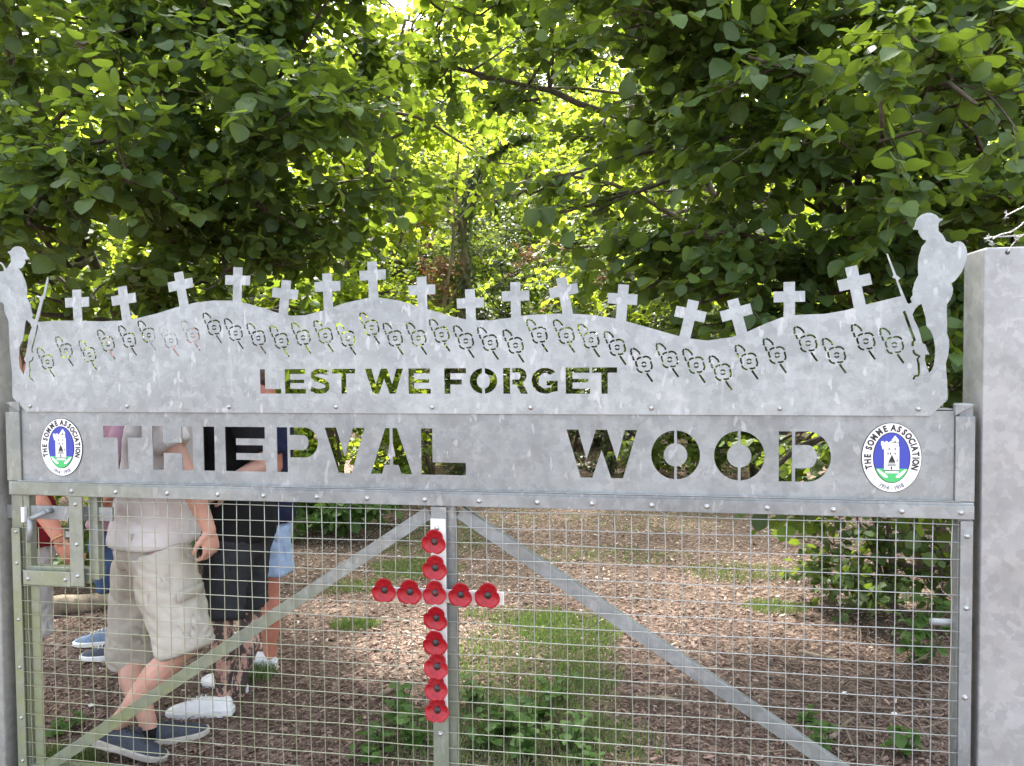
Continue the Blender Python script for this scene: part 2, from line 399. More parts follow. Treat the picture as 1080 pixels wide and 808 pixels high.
def leaves_mesh(name, P, A, Nn, S, kind, tone):
    tv, tf, tuv = TPL[kind]; n = len(P)
    A = norm(A); X = norm(np.cross(A, Nn)); Z = np.cross(X, A)
    cur = rng.uniform(.2, 2.2, n)
    V = P[:, None]+(X[:, None]*tv[None, :, 0:1]+A[:, None]*tv[None, :, 1:2]+Z[:, None]*(tv[None, :, 2:3]*cur[:, None, None]))*S[:, None, None]
    F = (tf[None]+(np.arange(n)*len(tv))[:, None, None]).reshape(-1, 3)
    return fastmesh(name, V.reshape(-1, 3), F, {'tone': np.repeat(tone, len(tv))}, np.tile(tuv, (n, 1)), smooth=(kind == 'hazel'))
def sprays(P, D, length, k, droop=.3, up=.45, jit=.3):
    """leaf positions, axes and normals along twigs starting at P towards D"""
    n = len(P); D = norm(D); side = norm(np.cross(D, np.array([0, 0, 1.])+rng.normal(0, .25, (n, 3))))
    PP, AA, NN = [], [], []
    for i in range(k):
        t = (i+.6)/k; s = 1 if i % 2 else -1
        pos = P+D*(length*t)[:, None]+np.array([0, 0, -1.])*(droop*.25*length*t*t)[:, None]
        if i == k-1: ax_ = D*1.
        else: ax_ = D*.55+side*s*.8
        ax_ = ax_+np.array([0, 0, -droop])+rng.normal(0, jit, (n, 3))
        nn_ = np.array([0, 0, 1.])+rng.normal(0, up, (n, 3))
        PP.append(pos+side*(s*.006)); AA.append(ax_); NN.append(nn_)
    return np.concatenate(PP), np.concatenate(AA), np.concatenate(NN)
def prisms(P0, P1, r0, r1):
    D = norm(P1-P0); a = norm(np.cross(D, np.array([.3, .2, 1.]))); b = np.cross(D, a); n = len(P0)
    ring = []
    for c_, r in ((P0, r0), (P1, r1)):
        for k in range(3):
            an = 2*math.pi*k/3; ring.append(c_+(a*math.cos(an)+b*math.sin(an))*np.asarray(r).reshape(-1, 1))
    V = np.stack(ring, 1).reshape(-1, 3); t = np.array([(0, 1, 4, 3), (1, 2, 5, 4), (2, 0, 3, 5)])
    return V, (t[None]+(np.arange(n)*6)[:, None, None]).reshape(-1, 4)
def bend(a, b, amt=.12, n=6, sag=0.):
    a, b = np.array(a, float), np.array(b, float); d = np.linalg.norm(b-a)
    o = rng.normal(0, amt*d, 3); o2 = rng.normal(0, amt*d*.4, 3); out = []
    for i in range(n):
        t = i/(n-1); out.append(a+(b-a)*t+o*math.sin(math.pi*t)*.6+o2*math.sin(2*math.pi*t)+np.array([0, 0, sag*d*math.sin(math.pi*t)]))
    return out
def ok_default(p): return gate_behind(p) > .34
def tree(name, label, base, stems, blobs, leafm, leafk, ls, cat='tree', group=None, bark='bark', trunk_r=.07, per=9, tw=(.25, .5), allowed=ok_default, droop=.3, up=.45, subr=.012, leaf_name='crown', limb_r=.018):
    base = np.array(base, float)
    root = empty(name, tuple(base)); tag(root, label, cat, group)
    tb = MB(); nodes = []
    for st in stems:
        pth = [np.array(p, float) for p in st]
        full = []
        for i in range(len(pth)-1): full += bend(pth[i], pth[i+1], .03, 5)[:-1]
        full.append(pth[-1]); n = len(full)
        rad = [trunk_r*(1-.75*i/(n-1)) for i in range(n)]
        rad[0] *= 1.25
        tb.tube([p-base for p in full], rad, 9, wob=.06)
        nodes += [(p, r) for p, r in zip(full[2:], rad[2:])]
    tb.build('trunk', M[bark], root, smooth=True)
    bb = MB(); SP, SD = [], []
    for (c, r, n) in blobs:
        c = np.array(c, float); r = np.array(r if hasattr(r, '__len__') else (r, r, r), float)
        cand = sorted(nodes, key=lambda q_: np.linalg.norm(q_[0]-c)+.8*max(0, q_[0][2]-c[2]))[:3]
        st, sr = cand[int(rng.integers(len(cand)))]
        dist = np.linalg.norm(c-st)
        pp = bend(st, c, .07, 7, .05)
        r0 = min(sr*.7, limb_r+.008*dist)
        bb.tube([p-base for p in pp], [r0*(1-.65*i/6) for i in range(7)], 6)
        m = max(3, int(n/11))
        for j in range(m):
            v = rng.normal(0, 1, 3); v /= np.linalg.norm(v); v *= rng.uniform(.55, 1.)
            e = c+v*r; s0 = pp[int(rng.integers(3, 7))]
            sp_ = bend(s0, e, .12, 5)
            bb.tube([p-base for p in sp_], [subr*(1-.7*i/4) for i in range(5)], 4, cap=False)
            for q_ in range(int(n/m)):
                t = rng.uniform(.2, 1.); i = min(3, int(t*4)); f = t*4-i
                p = sp_[i]*(1-f)+sp_[i+1]*f
                d = (sp_[i+1]-sp_[i]); d = d/np.linalg.norm(d)*.6+rng.normal(0, .75, 3)*np.array([1, 1, .55])+(p-c)*.3
                SP.append(p); SD.append(d)
    SP = np.array(SP); SD = norm(np.array(SD)); ln = rng.uniform(tw[0], tw[1], len(SP))
    keep = np.array([allowed(p) and allowed(p+d*l) for p, d, l in zip(SP, SD, ln)])
    SP, SD, ln = SP[keep], SD[keep], ln[keep]
    me = bb.mesh('branches', True); ob_b = link('branches', me, M[bark], root)
    V, F = prisms(SP-base, SP+SD*ln[:, None]+np.array([0, 0, -1.])*(droop*.25*ln)[:, None]-base, np.full(len(SP), .0028), np.full(len(SP), .0012))
    tag(link('twigs', fastmesh('twigs', V, F), M[bark], root), kind='stuff')
    P, A, Nn = sprays(SP, SD, ln, per, droop, up)
    kp = rng.random(len(P)) > .1
    P, A, Nn = P[kp], A[kp], Nn[kp]
    S = ls*np.clip(rng.normal(1, .27, len(P)), .4, 1.6)
    tone = np.clip(rng.normal(.45, .27, len(P)), 0, 1)
    link(leaf_name, leaves_mesh(leaf_name, P-base, A, Nn, S, leafk, tone), M[leafm], root)
    return root
def copy_tree(o, parent=None):
    c = o.copy(); col.objects.link(c)
    if parent is not None: c.parent = parent
    for ch in list(o.children): copy_tree(ch, c)
    return c

# --- left hazel
def blobgrid(x0, x1, y0, y1, step, Y0, Y1, r, n, edge=None):
    out = []
    y = y0
    while y <= y1:
        x = x0
        while x <= x1:
            xx = x+rng.uniform(-.4, .4)*step; yy = y+rng.uniform(-.4, .4)*step
            if edge is None or edge(xx, yy):
                Y = rng.uniform(Y0, Y1); s = rng.uniform(.8, 1.25)
                out.append((W(xx, yy, Y), (r*s, r*s, r*s*.62), int(n*s)))
            x += step
        y += step*.8
    return out
def people_ok(p):
    if gate_behind(p) < .34: return False
    if p[2] < 2.05 and -3.2 < p[0] < -.95 and p[1] < 4.75: return False
    return True
left_edge = lambda x, y: x < (430 if y < 60 else 360 if y < 130 else 375 if y < 235 else 325)
bl = blobgrid(-40, 400, -10, 330, 66, 4.0, 5.6, .38, 42, left_edge)
bl += blobgrid(-60, 460, -330, -60, 95, 4.2, 6.2, .55, 34)
bl += [(W(400, 130, 5.2), (.22, .2, .12), 14), (W(415, 190, 5.0), (.25, .2, .1), 14), (W(365, 245, 5.0), (.2, .2, .12), 14), (W(60, 165, 3.9), .25, 22), (W(130, 190, 3.85), .22, 20), (W(80, 45, 3.9), .2, 16), (W(30, 235, 3.9), .2, 14)]
b0 = (-2.5, 6.1, 0)
tree('hazel_tree', 'dense dark round-leaved hazel filling the left side above the visitors', b0,
     [[(-2.5, 6.1, -.05), (-2.35, 5.9, 1.5), (-1.9, 5.4, 3.), (-1.3, 5.1, 4.4)], [(-2.6, 6.15, -.05), (-2.9, 5.9, 1.6), (-3.1, 5.2, 3.1), (-3.2, 4.8, 4.6)], [(-2.45, 6.2, -.05), (-2.2, 6.2, 1.6), (-2.4, 5.6, 3.2), (-2.3, 5., 4.7)]],
     bl, 'hazel', 'hazel', .070, trunk_r=.06, allowed=people_ok)
# --- right hazel
right_edge = lambda x, y: x > (600 if y < 60 else 690 if y < 140 else 660 if y < 210 else 715) and not (x > 1040 and y > 430)
br = blobgrid(640, 1110, -10, 330, 66, 3.7, 5.4, .38, 40, right_edge)
br += blobgrid(560, 1180, -330, -60, 95, 4.2, 6.2, .55, 34)
br += blobgrid(960, 1110, 330, 520, 70, 3.3, 4.2, .22, 18)
br += [(W(640, 262, 4.7), (.3, .2, .12), 18), (W(590, 225, 4.8), (.28, .2, .1), 16), (W(690, 300, 4.6), (.25, .2, .12), 16), (W(560, 205, 5), (.2, .2, .08), 10),
       (W(800, 532, 3.9), (.14, .15, .04), 7), (W(850, 535, 3.8), (.16, .2, .05), 9), (W(915, 530, 3.8), (.2, .2, .07), 12),
       (W(980, 60, 3.3), .22, 22), (W(930, 120, 3.2), .2, 18), (W(1030, 110, 3.2), .2, 20), (W(790, 60, 3.5), .2, 18), (W(960, 230, 3.3), .18, 14), (W(740, 320, 4.3), (.25, .2, .14), 18), (W(855, 475, 5.2), (.28, .2, .14), 20), (W(800, 480, 6.), (.2, .2, .1), 10), (W(900, 450, 5), (.3, .2, .2), 20)]
tree('hazel_tree', 'many-stemmed hazel with large leaves filling the right side behind the soldier figure', (3.1, 5.4, 0),
     [[(3.1, 5.4, -.05), (2.7, 5.2, 1.5), (2.0, 5.0, 2.7), (1.1, 5.2, 3.6), (.2, 5.4, 4.3)], [(3.2, 5.4, -.05), (3.0, 4.9, 1.6), (2.6, 4.5, 3.1), (2.3, 4.3, 4.6)], [(3.25, 5.5, -.05), (3.5, 5.2, 1.6), (3.6, 4.9, 3.2), (3.7, 4.6, 4.7)], [(3.0, 5.5, -.05), (2.5, 5.4, 1.4), (2.2, 5.2, 3.1), (2.0, 5.0, 4.8)]],
     br, 'hazel', 'hazel', .071, trunk_r=.05)
# --- overhanging limb tree (top centre)
bt = blobgrid(470, 700, -160, 60, 66, 5.6, 7.2, .4, 24)
bt += blobgrid(380, 760, -300, -150, 130, 6., 7.6, .6, 14)
bt += [(W(520, 115, 6), (.3, .3, .12), 12), (W(570, 110, 6), (.35, .3, .12), 16), (W(470, 75, 6), (.35, .3, .15), 14), (W(630, 135, 5.8), (.35, .3, .15), 18)]
tree('arching_tree', 'tree whose long dark limb arches over the middle of the path', (3.9, 7.4, 0),
     [[(3.9, 7.4, -.05), (3.5, 7., 1.7), (2.4, 6.5, 2.75), W(700, 145, 6.1), W(580, 95, 6.), W(470, 70, 6.1)], [(3.9, 7.4, -.05), (3.6, 7.2, 2.), (2.2, 6.9, 4.), (.6, 6.6, 4.9), (-.6, 6.5, 5.3)]],
     bt, 'hazel', 'hazel', .068, trunk_r=.052)
# --- bright sunlit trees mid distance
bs = blobgrid(320, 560, 10, 250, 62, 8.2, 9.8, .7, 34, lambda x, y: x < 540-.35*y+40)
bs += blobgrid(300, 440, 240, 420, 60, 8.0, 9.2, .6, 30)
tree('field_maple', 'bright yellow-green sunlit tree left of the gap beyond the gate', (-2.4, 9.4, 0),
     [[(-2.4, 9.4, -.05), (-2.2, 9.2, 2.), (-1.6, 9., 4.), (-1.2, 9., 5.5)], [(-2.4, 9.4, -.05), (-2.8, 9.2, 2.), (-3., 9., 4.5)]],
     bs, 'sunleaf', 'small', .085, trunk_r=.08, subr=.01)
bs = blobgrid(560, 1000, -20, 330, 80, 8.4, 10.2, .8, 32)
tree('field_maple', 'sunlit green tree seen in glints through the right-hand hazel', (3.2, 9.9, 0),
     [[(3.2, 9.9, -.05), (3., 9.7, 2.), (2.3, 9.5, 4.), (1.6, 9.4, 5.5)], [(3.2, 9.9, -.05), (3.8, 9.6, 2.), (4.3, 9.4, 4.5)]],
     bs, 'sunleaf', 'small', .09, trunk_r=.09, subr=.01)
bs = blobgrid(-60, 330, 0, 420, 90, 8.0, 10., .85, 30)
tree('field_maple', 'shaded green tree behind the left-hand hazel', (-4.6, 9.6, 0),
     [[(-4.6, 9.6, -.05), (-4.4, 9.4, 2.), (-4., 9.2, 4.), (-3.6, 9., 5.5)], [(-4.6, 9.6, -.05), (-5.2, 9.3, 2.), (-5.6, 9., 4.5)]],
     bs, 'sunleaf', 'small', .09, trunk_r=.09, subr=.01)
# --- ivy thicket in the gap
def bush(name, label, blobs, leafm, leafk, ls, base, h=1.6, cat='bush', group=None, per=8, tw=(.15, .35), trunk_r=.03, droop=.3, bark='bark', up=.6, allowed=ok_default):
    b = np.array(base, float); st = []
    for k in range(4):
        a = rng.uniform(0, 6.28); st.append([b+(0, 0, -.05), b+(.15*h*math.cos(a), .1*h*math.sin(a), h*.4), b+(.35*h*math.cos(a), .2*h*math.sin(a), h*.85)])
    return tree(name, label, base, st, blobs, leafm, leafk, ls, cat, group, bark, trunk_r, per, tw, allowed, droop, up, .006, 'foliage', .01)
bi = blobgrid(470, 760, 235, 500, 52, 10.3, 11.6, .62, 60)
bush('ivy_thicket', 'grey-green ivy thicket closing the gap behind the middle crosses', bi, 'ivy', 'small', .06, (.8, 11.2, 0), 2.6, 'thicket')
bi = blobgrid(395, 500, 150, 500, 52, 10.6, 12, .62, 60)
bush('bramble_thicket', 'pale green bramble thicket left of the ivy-clad trunk', bi, 'farleaf', 'small', .065, (-1.3, 11.4, 0), 2.6, 'thicket')
bi = blobgrid(700, 900, 300, 520, 60, 9., 10.5, .6, 50)
bush('elder_bush', 'dark leafy elder bush behind the right half of the sign', bi, 'farleaf', 'small', .08, (2.6, 9.8, 0), 2.2)
bi = blobgrid(290, 430, 400, 520, 45, 8.2, 9.2, .42, 46)
bush('bramble_bush', 'sunlit green bramble bush behind the sign lettering at left of the path', bi, 'sunleaf', 'small', .075, (-1.9, 8.7, 0), 1.4)
bi = [(G(330, 574)+np.array([dx, dy, z_]), (.35, .3, .16), 40) for dx, dy, z_ in ((-.35, .3, .2), (0, .3, .25), (.35, .25, .22), (-.6, .5, .35), (.1, .6, .4), (.5, .55, .35), (-.2, .9, .5))]
bush('laurel_bush', 'low bright green leafy bush on the ground beside the pale blue shorts', bi, 'lowleaf', 'small', .08, G(330, 565)+(0, .2, 0), .5, up=.45)
bi = [(G(940, 660)+np.array([dx, dy, z_]), (.3, .3, .18), 34) for dx, dy, z_ in ((-.3, .2, .2), (0, .1, .25), (.3, .0, .3), (.1, .4, .5), (.45, .3, .6), (-.15, .6, .35), (.6, -.2, .3), (.75, .1, .7), (.5, .6, .9))]
bush('ivy_bush', 'dark ivy-leaved bush low beside the right gatepost', bi, 'hazel', 'small', .06, G(960, 650)+(0, .2, 0), .7)
bi = [(W(50, 590, 5.6), (.4, .3, .2), 40), (W(105, 580, 5.4), (.4, .3, .3), 44), (W(60, 560, 5.7), (.5, .3, .2), 40), (W(160, 560, 5.8), (.5, .3, .3), 40), (W(0, 570, 5.5), (.4, .3, .3), 40), (W(20, 500, 5.8), (.6, .3, .4), 40), (W(130, 480, 5.9), (.6, .3, .4), 40), (W(240, 480, 6.), (.6, .3, .5), 46), (W(235, 560, 6.2), (.4, .3, .3), 40), (W(60, 420, 5.8), (.7, .4, .4), 50), (W(180, 400, 5.8), (.7, .4, .4), 50), (W(280, 390, 6), (.6, .4, .3), 40), (W(300, 460, 6.6), (.5, .4, .4), 40)]
bush('undergrowth_bush', 'dark green undergrowth bush behind the standing visitors', bi, 'hazel', 'small', .07, (-2.9, 6.2, 0), 1.1)

# --- ivy-clad trunks in the gap
def trunk_thing(name, label, pth, r, ivy=True, bark='palebark', twigs=(), group=None):
    base = np.array(pth[0], float); root = empty(name, tuple(base)); tag(root, label, 'tree', group)
    full = []
    for i in range(len(pth)-1): full += bend(pth[i], pth[i+1], .03, 6)[:-1]
    full.append(np.array(pth[-1], float)); n = len(full)
    tb = MB(); rad = [r*(1-.6*i/(n-1)) for i in range(n)]
    tb.tube([p-base for p in full], rad, 10, wob=.12)
    tb.build('trunk', M[bark], root, smooth=True)
    if twigs:
        lb = MB()
        for a, b_, rr in twigs: lb.tube([p-base for p in bend(a, b_, .1, 6)], [rr*(1-.7*i/5) for i in range(6)], 6)
        lb.build('branches', M[bark], root, smooth=True)
    if ivy:
        k = 2400; ii = rng.integers(0, n-1, k); f = rng.random(k)
        fp = np.array(full); P = fp[ii]*(1-f[:, None])+fp[ii+1]*f[:, None]
        a = rng.uniform(0, 6.28, k); o = np.stack([np.cos(a), np.sin(a), np.zeros(k)], 1)
        P = P+o*(r*rng.uniform(.9, 1.5, k))[:, None]
        link('ivy_leaves', leaves_mesh('ivy_leaves', P-base, o*.4+np.array([0, 0, -1.])+rng.normal(0, .4, (k, 3)), o+rng.normal(0, .4, (k, 3)), rng.uniform(.04, .075, k), 'small', rng.random(k)), M['ivy'], root)
    return root
g1 = W(490, 480, 10.); g1[2] = -.05
trunk_thing('ivy_tree', 'ivy-clad trunk with pale leaning top standing in the gap', [g1, W(488, 330, 10.), W(489, 230, 10.), W(500, 190, 10), W(530, 150, 9.9), W(560, 142, 9.8)], .075,
            twigs=[(W(489, 240, 10), W(440, 200, 9.9), .02), (W(490, 215, 10), W(600, 175, 9.6), .025), (W(489, 300, 10), W(455, 330, 9.8), .022), (W(500, 190, 10), W(555, 205, 9.8), .018), (W(488, 260, 10), W(470, 190, 9.9), .02)])
g1 = W(430, 480, 9.6); g1[2] = -.05
trunk_thing('bare_sapling', 'thin bare brown sapling left of the ivy-clad trunk', [g1, W(468, 330, 9.6), W(478, 230, 9.6), W(484, 160, 9.6)], .03, ivy=False, twigs=[(W(470, 310, 9.6), W(440, 235, 9.5), .012), (W(478, 240, 9.6), W(512, 175, 9.5), .012), (W(470, 330, 9.6), W(425, 350, 9.5), .014)])
g1 = W(640, 480, 10.4); g1[2] = -.05
trunk_thing('slender_tree', 'slim dark trunk rising through the ivy right of the gap', [g1, W(648, 300, 10.4), W(665, 120, 10.4), W(690, -60, 10.4)], .07, bark='bark')
g1 = W(250, 480, 7.4); g1[2] = -.05
trunk_thing('slender_tree', 'dark trunk leaning right behind the third to fifth crosses', [g1, W(262, 320, 7.4), W(285, 200, 7.3), W(330, 60, 7.2)], .06, ivy=False, bark='bark')
g1 = W(955, 480, 6.2); g1[2] = -.05
trunk_thing('slender_tree', 'dark upright trunk behind the head of the right soldier figure', [g1, W(950, 320, 6.2), W(960, 150, 6.2), W(975, -60, 6.2)], .055, ivy=False, bark='bark')
# brown dead leaves hanging in the gap
bi = [(W(450, 265, 9.7), (.45, .3, .4), 40), (W(445, 215, 9.8), (.4, .3, .3), 30), (W(470, 300, 9.6), (.3, .3, .3), 26), (W(590, 262, 10), (.4, .3, .2), 24), (W(620, 285, 10), (.4, .3, .2), 20)]
bush('dead_bramble', 'tangle of brown withered leaves hanging left of the ivy-clad trunk', bi, 'brown', 'narrow', .07, W(455, 480, 9.8)*np.array([1, 1, 0]), 2., 'bramble')

# --- far wood: two prototypes, copied
def proto(name, label, h, leafm, n, ls):
    bl_ = []
    for k in range(46):
        t = k/45; z_ = .8+h*t*.95; rr = (1.9*math.sin(math.pi*min(1, .12+t*.9))+.5)
        a = rng.uniform(0, 6.28); d = rr*rng.uniform(.3, 1)
        bl_.append(((d*math.cos(a), 30+d*math.sin(a), z_), (.95, .95, .7), n))
    return tree(name, label, (0, 30, 0), [[(0, 30, -.1), (.1, 30, h*.4), (0, 30.1, h*.9)], [(0, 30, -.1), (-.4, 30, h*.4), (-.9, 29.9, h*.8)]], bl_, leafm, 'small', ls, trunk_r=.14, per=9, tw=(.3, .6), subr=.012, group='trees of the far wood')
pa = proto('woodland_tree', 'tall green tree of the wood closing the view behind the thicket', 8.5, 'farleaf', 34, .13)
pb = proto('woodland_tree', 'tall green tree of the wood closing the view behind the thicket', 7., 'sunleaf', 32, .12)
spots = [(-8.5, 12, .9), (-5.5, 13.5, 1.), (-2.6, 14.5, 1.), (.4, 14.8, .95), (3.2, 14.2, 1.), (6.2, 13., 1.), (9.2, 12, .95), (-11, 15, 1.1), (-7, 18, 1.2), (-3.8, 19, 1.25), (-.8, 19.5, 1.2), (2.2, 19, 1.25), (5.6, 18.5, 1.2), (9., 17.5, 1.2), (12.5, 15.5, 1.1),
         (-6.6, 9.4, .8), (7.2, 9.2, .8), (-14, 19, 1.3), (-10, 23, 1.5), (-5, 25, 1.6), (0, 26, 1.6), (5, 25, 1.6), (10, 23, 1.5), (15, 20, 1.3), (-1.9, 23, 1.2), (7.4, 22, 1.3), (-13, 30, 2.), (-7, 31, 2.1), (-1, 32, 2.2), (6, 31, 2.1), (12, 29, 2.), (-4, 28, 1.9), (3, 28.5, 1.9), (18, 26, 1.8), (-18, 25, 1.8), (-8.5, 4.2, .8), (-12, 1.5, .9), (-11.5, 8, .9), (8.2, 3.4, .8), (11.5, .5, .9), (11.5, 7, .9)]
spots = [(x*1.08, y+(3.5 if abs(x) < 6 else 1.5), s_) for x, y, s_ in spots]
for i, (x, y, s) in enumerate(spots):
    o = (pa, pb)[i % 2]
    if i > 1: o = copy_tree(o)
    o.location = (x, y, 0); o.rotation_euler = (0, 0, rng.uniform(0, 6.28)); o.scale = (s, s, s*rng.uniform(.9, 1.1))

def proto_bush():
    bl_ = [((rng.uniform(-1.3, 1.3), 30+rng.uniform(-.7, .7), rng.uniform(.3, 2.7)), (.75, .7, .5), 40) for _ in range(16)]
    return bush('woodland_bush', 'green bush in the low undergrowth closing the foot of the far wood', bl_, 'farleaf', 'small', .11, (0, 30, 0), 2.2, group='bushes at the foot of the far wood')
pc_ = proto_bush()
for i in range(15):
    o = pc_ if i == 0 else copy_tree(pc_)
    o.location = (-11.5+1.65*i+rng.uniform(-.3, .3), 13.2+rng.uniform(0, 1.6)-.02*(i-7)**2, 0); o.rotation_euler = (0, 0, rng.uniform(0, 6.28)); k_ = rng.uniform(.95, 1.25); o.scale = (k_, k_, k_)
# --- ground plants and litter
def herb(name, label, p, n, h, ls, leafm='lowleaf', leafk='hazel', spread=.1, group=None):
    base = np.array([p[0], p[1], ground_z(p[0], p[1])]); root = empty(name, tuple(base)); tag(root, label, 'plant', group)
    sb = MB(); PP, AA, NN, SS = [], [], [], []
    for k in range(n):
        a = rng.uniform(0, 6.28); d = spread*rng.uniform(.1, 1); hh = h*rng.uniform(.55, 1)
        tip = np.array([d*math.cos(a), d*math.sin(a), hh])
        pth = bend((d*.2*math.cos(a), d*.2*math.sin(a), -.01), tip, .06, 5)
        sb.tube(pth, [.003, .0025, .002, .002, .0015], 5)
        m = max(2, int(hh/.05))
        for j in range(m):
            t = (j+1)/m; q_ = pth[min(4, int(t*4))]
            for s in (0, 1):
                b = a+j*1.57+s*3.14+rng.normal(0, .3)
                PP.append(q_+(0, 0, .002)); AA.append((math.cos(b), math.sin(b), rng.uniform(-.25, .35))); NN.append((rng.normal(0, .25), rng.normal(0, .25), 1)); SS.append(ls*rng.uniform(.6, 1.1)*(1.1-.4*t))
    sb.build('stems', M['twig'] if leafm == 'brown' else M['lowleaf'], root)
    link('foliage', leaves_mesh('foliage', np.array(PP), np.array(AA), np.array(NN), np.array(SS), leafk, np.clip(rng.normal(.5, .2, len(PP)), 0, 1)), M[leafm], root)
    return root
hz = [(425, 760, 9, .18, .06), (440, 790, 10, .16, .06), (400, 790, 7, .12, .05), (500, 745, 8, .16, .06), (530, 780, 10, .16, .065), (565, 765, 9, .17, .06), (590, 745, 7, .14, .05), (600, 790, 9, .14, .06), (515, 795, 9, .14, .06), (550, 800, 8, .14, .07), (390, 805, 7, .1, .05), (620, 805, 7, .1, .05)]
for px, py, n, h, ls in hz:
    p = G(px, py)
    if gate_behind(p) < .1: p = p-gn*(.12-gate_behind(p))
    herb('nettle_plant', 'leafy green nettle clump in the grass at the foot of the gate mullion', p, n, h, ls, group='nettle clumps at the middle of the gate')
herb('seedling', 'small green seedling at the foot of the right brace end, nearest the gate', G(870, 800), 6, .12, .07)
herb('seedling', 'three-leaved green seedling on the chips left of the twig litter', G(848, 765), 3, .10, .06, spread=.05)
herb('bramble_shoot', 'broad-leaved bramble shoot among dry twigs near the right gatepost', G(955, 800), 4, .14, .085, spread=.09)
herb('bramble_shoot', 'bright leafy bramble shoot growing up through the ivy bush', G(968, 700), 9, .45, .07, spread=.2)
herb('bramble_shoot', 'small bright green shoot low by the left gatepost', G(30, 800)-gn*.2, 5, .08, .06, spread=.06)
# dry twigs by the right post
tb = MB()
for k in range(230):
    px = rng.uniform(780, 1020); py = 680+rng.random()*128
    if rng.random() > (px-740)/280: continue
    p = G(px, py); l = rng.gamma(3, .06)+.04; a = rng.uniform(0, 3.14); z0 = rng.uniform(.004, .02)
    e = p+np.array([math.cos(a)*l, math.sin(a)*l, 0]); r = rng.uniform(.0015, .0055)
    if gate_behind(e) < .08 or gate_behind(p) < .08: continue
    pp = bend(p+(0, 0, z0), e+(0, 0, z0+rng.uniform(0, .07)), .08, 5)
    tb.tube([(q_[0], q_[1], max(q_[2], .004)) for q_ in pp], [r, r, r*.9, r*.7, r*.5], 5)
tag(tb.build('twig_litter', M['twig'], smooth=True), 'dry broken twigs littering the ground by the right gatepost', 'twigs', kind='stuff')
tb = MB()
for k in range(90):
    px = rng.uniform(40, 900); py = rng.uniform(590, 800); p = G(px, py); l = rng.gamma(2.5, .04)+.03; a = rng.uniform(0, 3.14); r = rng.uniform(.001, .0035)
    e = p+np.array([math.cos(a)*l, math.sin(a)*l, 0])
    if gate_behind(e) < .08 or gate_behind(p) < .08: continue
    tb.tube(bend(p+(0, 0, .012), e+(0, 0, .02), .1, 5), [r, r, r, r*.7, r*.4], 5)
tag(tb.build('fallen_twigs', M['twig'], smooth=True), 'thin fallen twigs scattered across the chips of the path', 'twigs', kind='stuff')
# log
lg = MB(); a = G(30, 652); b = G(128, 640); a[2] = .06; b[2] = .05
lg.tube(bend(a, b, .03, 10), [.05, .06, .068, .07, .06, .063, .06, .055, .05, .03], 12, wob=.16)
tag(lg.build('fallen_log', M['palebark'], smooth=True), 'pale weathered log lying on the ground behind the gate latch', 'log')
def stick(label, a, b, r):
    m = MB(); a = G(*a); b = G(*b); a[2] = r+.012; b[2] = r+.012
    m.tube(bend(a, b, .05, 8), [r, r*1.1, r, r*.95, r*.9, r*.8, r*.7, r*.5], 7, wob=.15)
    tag(m.build('stick', M['palebark'], smooth=True), label, 'stick')
stick('long pale stick lying across the chips left of the ivy bush', (842, 692), (925, 704), .012)
stick('forked pale root curving over the ground among the dry twigs', (866, 786), (900, 762), .010)
stick('dry brown stick lying near the middle of the path', (715, 745), (665, 742), .013)
stick('curled tan piece of bark left of the poppy cross', (398, 740), (418, 730), .014)
# pale stones
for px, py, lab in ((891, 735, 'white stone lying left of the dry twigs by the right gatepost'), (820, 632, 'small white stone on the dark chips near the ivy bush'), (943, 757, 'small pale stone among the dry twigs'), (96, 748, 'small cream stone on the chips left of the walking man')):
    p = G(px, py); bm = bmesh.new(); bmesh.ops.create_icosphere(bm, subdivisions=2, radius=.011)
    for v in bm.verts: v.co = Vector((v.co.x*1.4, v.co.y, v.co.z*.7))*(1+.3*noise.noise(v.co*60))
    me = bpy.data.meshes.new('stone'); bm.to_mesh(me); bm.free(); o = link('stone', me, M['board']); o.location = (p[0], p[1], .018); tag(o, lab, 'stone')

#PART2
# ------------------------------------------------------------------ gate
gate_loc = (float(GP[0]), float(GP[1]), 0.)
gate = empty('memorial_gate', gate_loc, GATE_YAW)
tag(gate, 'galvanised mesh gate reading THIEPVAL WOOD below a cut-out crest of crosses and soldiers', 'gate')
# gate frame of reference: x along the gate, y away from the viewer, z up
def to_mesh2d(polys, thick, y0):
    """even-odd filled outlines in (u, v) -> sheet of given thickness whose front is at y0"""
    cu = bpy.data.curves.new('c', 'CURVE'); cu.dimensions = '2D'; cu.fill_mode = 'BOTH'; cu.extrude = thick/2
    for pl in polys:
        s = cu.splines.new('POLY'); s.points.add(len(pl)-1); s.use_cyclic_u = True
        for i, (x, y) in enumerate(pl): s.points[i].co = (x, y, 0, 1)
    ob = bpy.data.objects.new('c', cu); col.objects.link(ob)
    dg = bpy.context.evaluated_depsgraph_get(); me = bpy.data.meshes.new_from_object(ob.evaluated_get(dg))
    bpy.data.objects.remove(ob); bpy.data.curves.remove(cu)
    n = len(me.vertices); co = np.empty(n*3, np.float32); me.vertices.foreach_get('co', co); co = co.reshape(-1, 3)
    out = np.stack([co[:, 0], -co[:, 2]+y0+thick/2, co[:, 1]], 1); me.vertices.foreach_set('co', out.ravel().astype(np.float32)); me.update()
    return me
def sheet(name, polys, thick, y0, m, parent, bevel=0.):
    me = to_mesh2d(polys, thick, y0); me.name = name
    o = link(name, me, m, parent)
    return o
def zs(pts, ox, oy, s): return [L(ox+x/s, oy+y/s) for x, y in pts]
